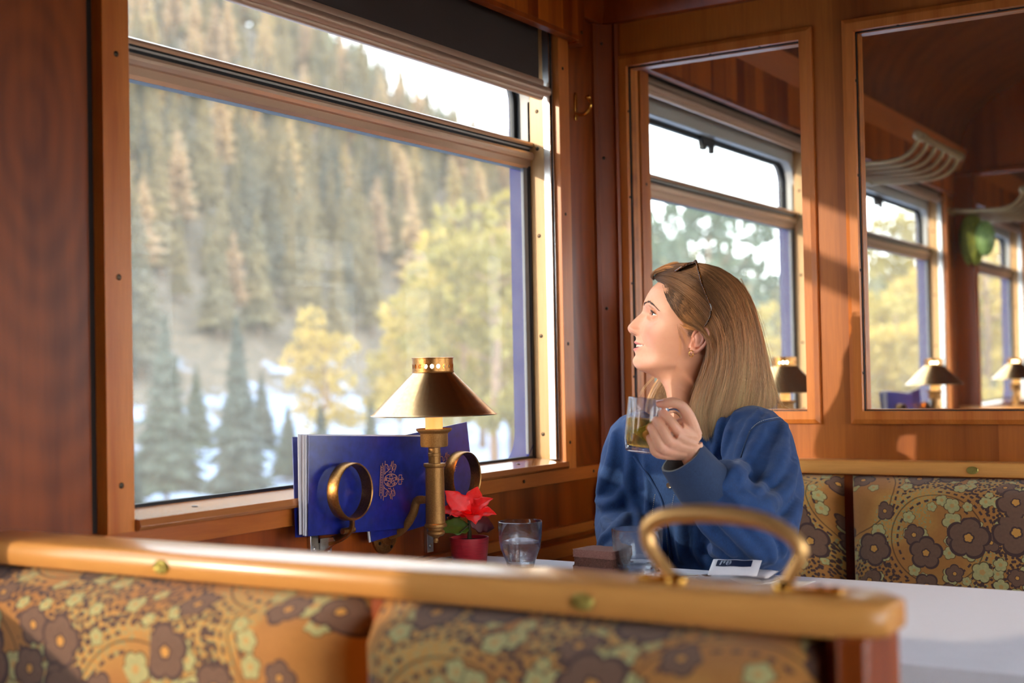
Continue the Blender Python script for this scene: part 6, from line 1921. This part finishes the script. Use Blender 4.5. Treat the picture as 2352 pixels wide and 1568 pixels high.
bv2=BVHTree.FromPolygons([tuple(p) for p in v_],f_)
# collar: two turned-down leaves round the back of the neck
def collar():
    m=MB()
    def f(u,v):
        a=-2.45+4.9*u                      # from the right front round the back to the left front
        cx,cy=2.580,1.166
        rx=.068+.020*v; ry=.078+.024*v
        z=1.030+.020*(1-v)*(.5+.5*cos(a))-.004-.022*v -.030*(abs(a)/2.45)**3
        return (cx+rx*cos(a),cy+ry*sin(a),z)
    m.grid(f,60,10); m.grid(lambda u,v:(lambda p:(p[0]-.004*cos(-2.45+4.9*u),p[1]-.004*sin(-2.45+4.9*u),p[2]))(f(u,v*.9)),60,10); return m
obj('collar',collar(),M['denim'],jk,smooth=180,solid=.0025)
# turned-back cuff
def cuff():
    m=MB()
    ax0=J(1566,1048,14); ax1=J(1630,1128,46)
    d=(ax1-ax0).normalized(); n0=d.cross(fC).normalized(); b0=d.cross(n0)
    keys=[(-.000,.0405,.032),(.006,.0425,.0345),(.03,.0450,.038),(.06,.0485,.0425),(.088,.0520,.047),(.093,.0525,.048)]
    seg=56; Ln=(ax1-ax0).length
    for kk,(outer) in enumerate((0,-.0035)):
        vs=[]
        for (s_,ra,rb) in keys:
            c=ax0.lerp(ax1,s_/.1)
            for j in range(seg):
                a_=2*pi*j/seg; w=1+.035*sin(3*a_+1)+.02*sin(5*a_+s_*40)
                vs.append(c+n0*((ra+outer)*cos(a_)*w)+b0*((rb+outer)*sin(a_)*w))
        fs=[(i*seg+j,i*seg+(j+1)%seg,(i+1)*seg+(j+1)%seg,(i+1)*seg+j) for i in range(len(keys)-1) for j in range(seg)]
        m.add(vs,fs,kk)
    # close the lip
    o1=0;o2=len(keys)*seg
    for base in (0,(len(keys)-1)*seg):
        m.f+= [(o1+base+j,o1+base+(j+1)%seg,o2+base+(j+1)%seg,o2+base+j) for j in range(seg)]; m.m+=[1]*seg
    return m
M['denim_dk']=denim('dark_denim_cuff',L(16,34,66),L(38,64,102))
cu=obj('cuff',cuff(),[M['denim_dk'],M['denim_in']],jk,smooth=60)
# placket edge, seams and stitches follow the cloth
def seam(name,pts,r,mat,dash=0,lift=.0008,parent=jk,n=5):
    q=smoothpath([(a,b,0) for a,b in pts],n if not dash else 14); P_=[]
    for p in q:
        h,nn=hit(p.x,p.y,bv2)
        if h is None: h,nn=hit(p.x,p.y)
        if h is not None: P_.append(h+nn*lift)
    P_=[p for i,p in enumerate(P_) if i==0 or (p-P_[i-1]).length<.03]
    m=MB()
    if not dash: 
        if len(P_)>2: m.tube(P_,r,8)
    else:
        Q=[P_[0]]
        acc=0
        L_=[0]
        for a,b in zip(P_,P_[1:]): L_.append(L_[-1]+(b-a).length)
        tot=L_[-1]; s_=0
        def ev(d):
            k=0
            while k<len(L_)-2 and L_[k+1]<d: k+=1
            return P_[k].lerp(P_[k+1],(d-L_[k])/max(1e-6,L_[k+1]-L_[k]))
        while s_+.0024<tot:
            m.tube([ev(s_),ev(s_+.0022)],r,5); s_+=.0040
    if m.v: return obj(name,m,mat,parent,smooth=180)
seam('placket_edge',[(1456,1046),(1476,1076),(1500,1110),(1520,1150),(1530,1200),(1538,1250),(1545,1312)],.0034,M['denim'],lift=.0002)
seam('placket_stitch',[(1505,1135),(1500,1165),(1497,1200)],.0005,M['thread'],1)
seam('placket_stitch',[(1549,1135),(1544,1160),(1541,1190)],.0005,M['thread'],1)
seam('placket_stitch',[(1524,1160),(1530,1210),(1534,1260),(1540,1305)],.0005,M['thread'],1)
seam('shoulder_seam',[(1722,990),(1736,978),(1760,968),(1796,962),(1802,966)],.0016,M['denim_dk'],lift=-.0004)
seam('shoulder_stitch',[(1726,984),(1740,972),(1762,963),(1796,957)],.0005,M['thread'],1)
seam('armhole_seam',[(1722,990),(1708,1028),(1698,1062)],.0016,M['denim_dk'],lift=-.0004)
h,nn=hit(1538,1114,bv2)
if h is not None:
    q=nn.to_track_quat('Z','Y').to_matrix()
    m=MB(); m.lathe([(.0062,0),(.0064,.0012),(.0058,.0022),(.0046,.0016),(0,.0014)],h+nn*.0006,24,0,q)
    obj('button',m,simple('horn_button',L(86,72,64),.25),jk,smooth=40)
# trousers
m=MB()
for yy in (1.045,1.215):
    m.tube(smoothpath([(2.66,yy,.55),(2.50,yy,.565),(2.335,yy,.55),(2.285,yy,.50),(2.31,yy,.30),(2.33,yy,.10)],5),[.092]*6+[.080]*5+[.072]*5+[.064]*5+[.055]*5,20)
m.ellipsoid((2.67,1.13,.56),(.12,.17,.10),24,16)
tm=remesh(m,.008,4,'trousers'); tm.polygons.foreach_set('use_smooth',[True]*len(tm.polygons)); tm.materials.clear()
obj('trousers',tm,simple('dark_trousers',L(30,30,38),.85),person,smooth=180,clean=False)
for yy in (1.045,1.215):
    m=MB(); m.grid(lambda u,v:(2.36-.26*v+.0, yy+.045*cos(2*pi*u)*sin(pi*min(1,.12+v*.86))**.5, .045+.045*sin(2*pi*u)*(1-.45*v)*sin(pi*min(1,.15+v*.84))**.5+.0),20,14,0,True)
    obj('shoe',m,simple('dark_shoe',L(24,22,24),.5),person,smooth=180)

# ---------------------------------------------------------------- glass mug of green tea in her hand
top_=at(1484,912,HT+.030); bot_=at(1478,1038,HT+.030)
axm=(top_-bot_); MH=axm.length; axm.normalize()
# lean of a raised mug
axm=(axm+ (CR*.055)).normalized()
Mm=axm.to_track_quat('Z','X').to_matrix()
bot_=bot_-axm*.002
mg=thing('glass_mug','clear glass mug of green tea with a tea bag, held up in the woman\'s hand','mug',tuple(bot_))
R_=.0362; RB=.0320
m=MB()
m.lathe([(0,.002),(RB-.004,.0015),(RB-.001,.003),(RB,.006),(R_-.001,.022),(R_,.05),(R_,MH-.001),(R_-.0006,MH),(R_-.0016,MH-.001),(R_-.0018,.05),(R_-.0028,.024),(RB-.003,.013),(RB-.010,.011),(0,.011)],bot_,72,0,Mm)
t,a_=thin('mug_glass',(.97,.98,.985)); g_=t.n('BsdfGlass',{'Roughness':0.0,'IOR':1.45}).outputs[0]
M['mugglass']=t.surf(t.n('MixShader',{0:.22,1:a_,2:g_}).outputs[0])
gm=obj('glass',m,M['mugglass'],mg,smooth=50)
LV=MH*.625
m=MB(); m.lathe([(0,.0108),(RB-.010,.0108),(RB-.0027,.0128),(R_-.0025,.024),(R_-.0015,.05),(R_-.0015,LV-.0006),(R_-.0025,LV),(0,LV)],bot_,56,0,Mm); obj('tea',m,M['tea'],mg,smooth=50)
# handle loop towards the fingers
side=(CR-axm*CR.dot(axm)).normalized()
hp=lambda a,b: bot_+side*a+axm*b
m=MB(); m.tube(smoothpath([hp(R_-.001,MH*.80),hp(R_+.010,MH*.83),hp(R_+.022,MH*.77),hp(R_+.027,MH*.64),hp(R_+.025,MH*.48),hp(R_+.017,MH*.34),hp(R_+.006,MH*.27),hp(R_-.001,MH*.29)],6),.0042,14); obj('handle',m,M['tumbler'],mg,smooth=180)
# pyramid tea bag
t=NT('tea_leaves'); n=t.n('TexNoise',{'Vector':t.coords((240,240,240)),'Detail':3.0}).outputs[0]
M['tealeaf']=t.surf(t.bsdf(t.ramp(n,[(.38,L(50,62,8)),(.5,L(130,144,20)),(.64,L(220,214,60))]),.6,0,t.bump(n,.8,.002)))
m=MB(); pts=[hp(-.027,MH*.38),hp(.020,MH*.60)+CF*.008,hp(.018,MH*.60)-CF*.014,hp(.010,MH*.17)-CF*.004,hp(.022,MH*.20)+CF*.010]
m.add(pts,[(0,1,2),(0,2,3),(0,3,4),(0,4,1),(1,2,3,4)])
tb=obj('tea_bag',m,M['tealeaf'],mg,smooth=0,sub=3)
for e in tb.modifiers: e.subdivision_type='SIMPLE'
tb.modifiers.new('r','SMOOTH').iterations=2
# ---------------------------------------------------------------- camera, light, sky
cam=bpy.data.cameras.new('camera'); co=bpy.data.objects.new('camera',cam); COL.objects.link(co)
cam.sensor_width=36; cam.lens=FPX*36/2352
Mx=Matrix((CR,CU,-CF)).transposed().to_4x4(); Mx.translation=Vector((0,0,CAM_H)); co.matrix_world=Mx
cam.clip_start=.05; cam.clip_end=3000
cam.dof.use_dof=True; cam.dof.focus_distance=2.60; cam.dof.aperture_fstop=2.9
SC.camera=co
sun=bpy.data.lights.new('sun','SUN'); so=bpy.data.objects.new('sun',sun); COL.objects.link(so)
so.rotation_euler=Vector((1,-.57,-.265)).to_track_quat('-Z','Y').to_euler()
sun.energy=SUN_E; sun.angle=radians(1.0); sun.color=(1,.80,.56)
w=bpy.data.worlds.new('sky'); SC.world=w; w.use_nodes=True
nt=w.node_tree; nt.nodes.clear()
bg=nt.nodes.new('ShaderNodeBackground'); out=nt.nodes.new('ShaderNodeOutputWorld')
tc=nt.nodes.new('ShaderNodeTexCoord'); sx=nt.nodes.new('ShaderNodeSeparateXYZ'); rp=nt.nodes.new('ShaderNodeValToRGB')
nt.links.new(tc.outputs['Generated'],sx.inputs[0]); nt.links.new(sx.outputs[2],rp.inputs[0])
rp.color_ramp.elements[0].position=0; rp.color_ramp.elements[0].color=(.98,.98,1,1)
rp.color_ramp.elements[1].position=.7; rp.color_ramp.elements[1].color=(.72,.86,1,1)
nt.links.new(rp.outputs[0],bg.inputs[0])
# sky raised on the unseen aisle side, added as fill for the interior
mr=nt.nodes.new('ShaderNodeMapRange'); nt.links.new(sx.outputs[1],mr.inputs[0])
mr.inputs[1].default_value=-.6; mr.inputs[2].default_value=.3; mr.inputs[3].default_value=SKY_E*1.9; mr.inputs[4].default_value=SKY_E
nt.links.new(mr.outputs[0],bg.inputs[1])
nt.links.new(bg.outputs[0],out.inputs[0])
SC.view_settings.view_transform='Standard'; SC.view_settings.look='None'; SC.view_settings.gamma=1
SC.view_settings.use_curve_mapping=False
SC.view_settings.exposure=EXPO
SC.cycles.use_denoising=True
SC.cycles.max_bounces=8; SC.cycles.transparent_max_bounces=20; SC.cycles.transmission_bounces=8
SC.cycles.use_adaptive_sampling=True; SC.cycles.adaptive_threshold=.25
SC.cycles.diffuse_bounces=4; SC.cycles.glossy_bounces=4
SC.cycles.caustics_reflective=False; SC.cycles.caustics_refractive=False
SC.cycles.sample_clamp_indirect=6
for o in bpy.data.objects:
    if '_w' in o: del o['_w']
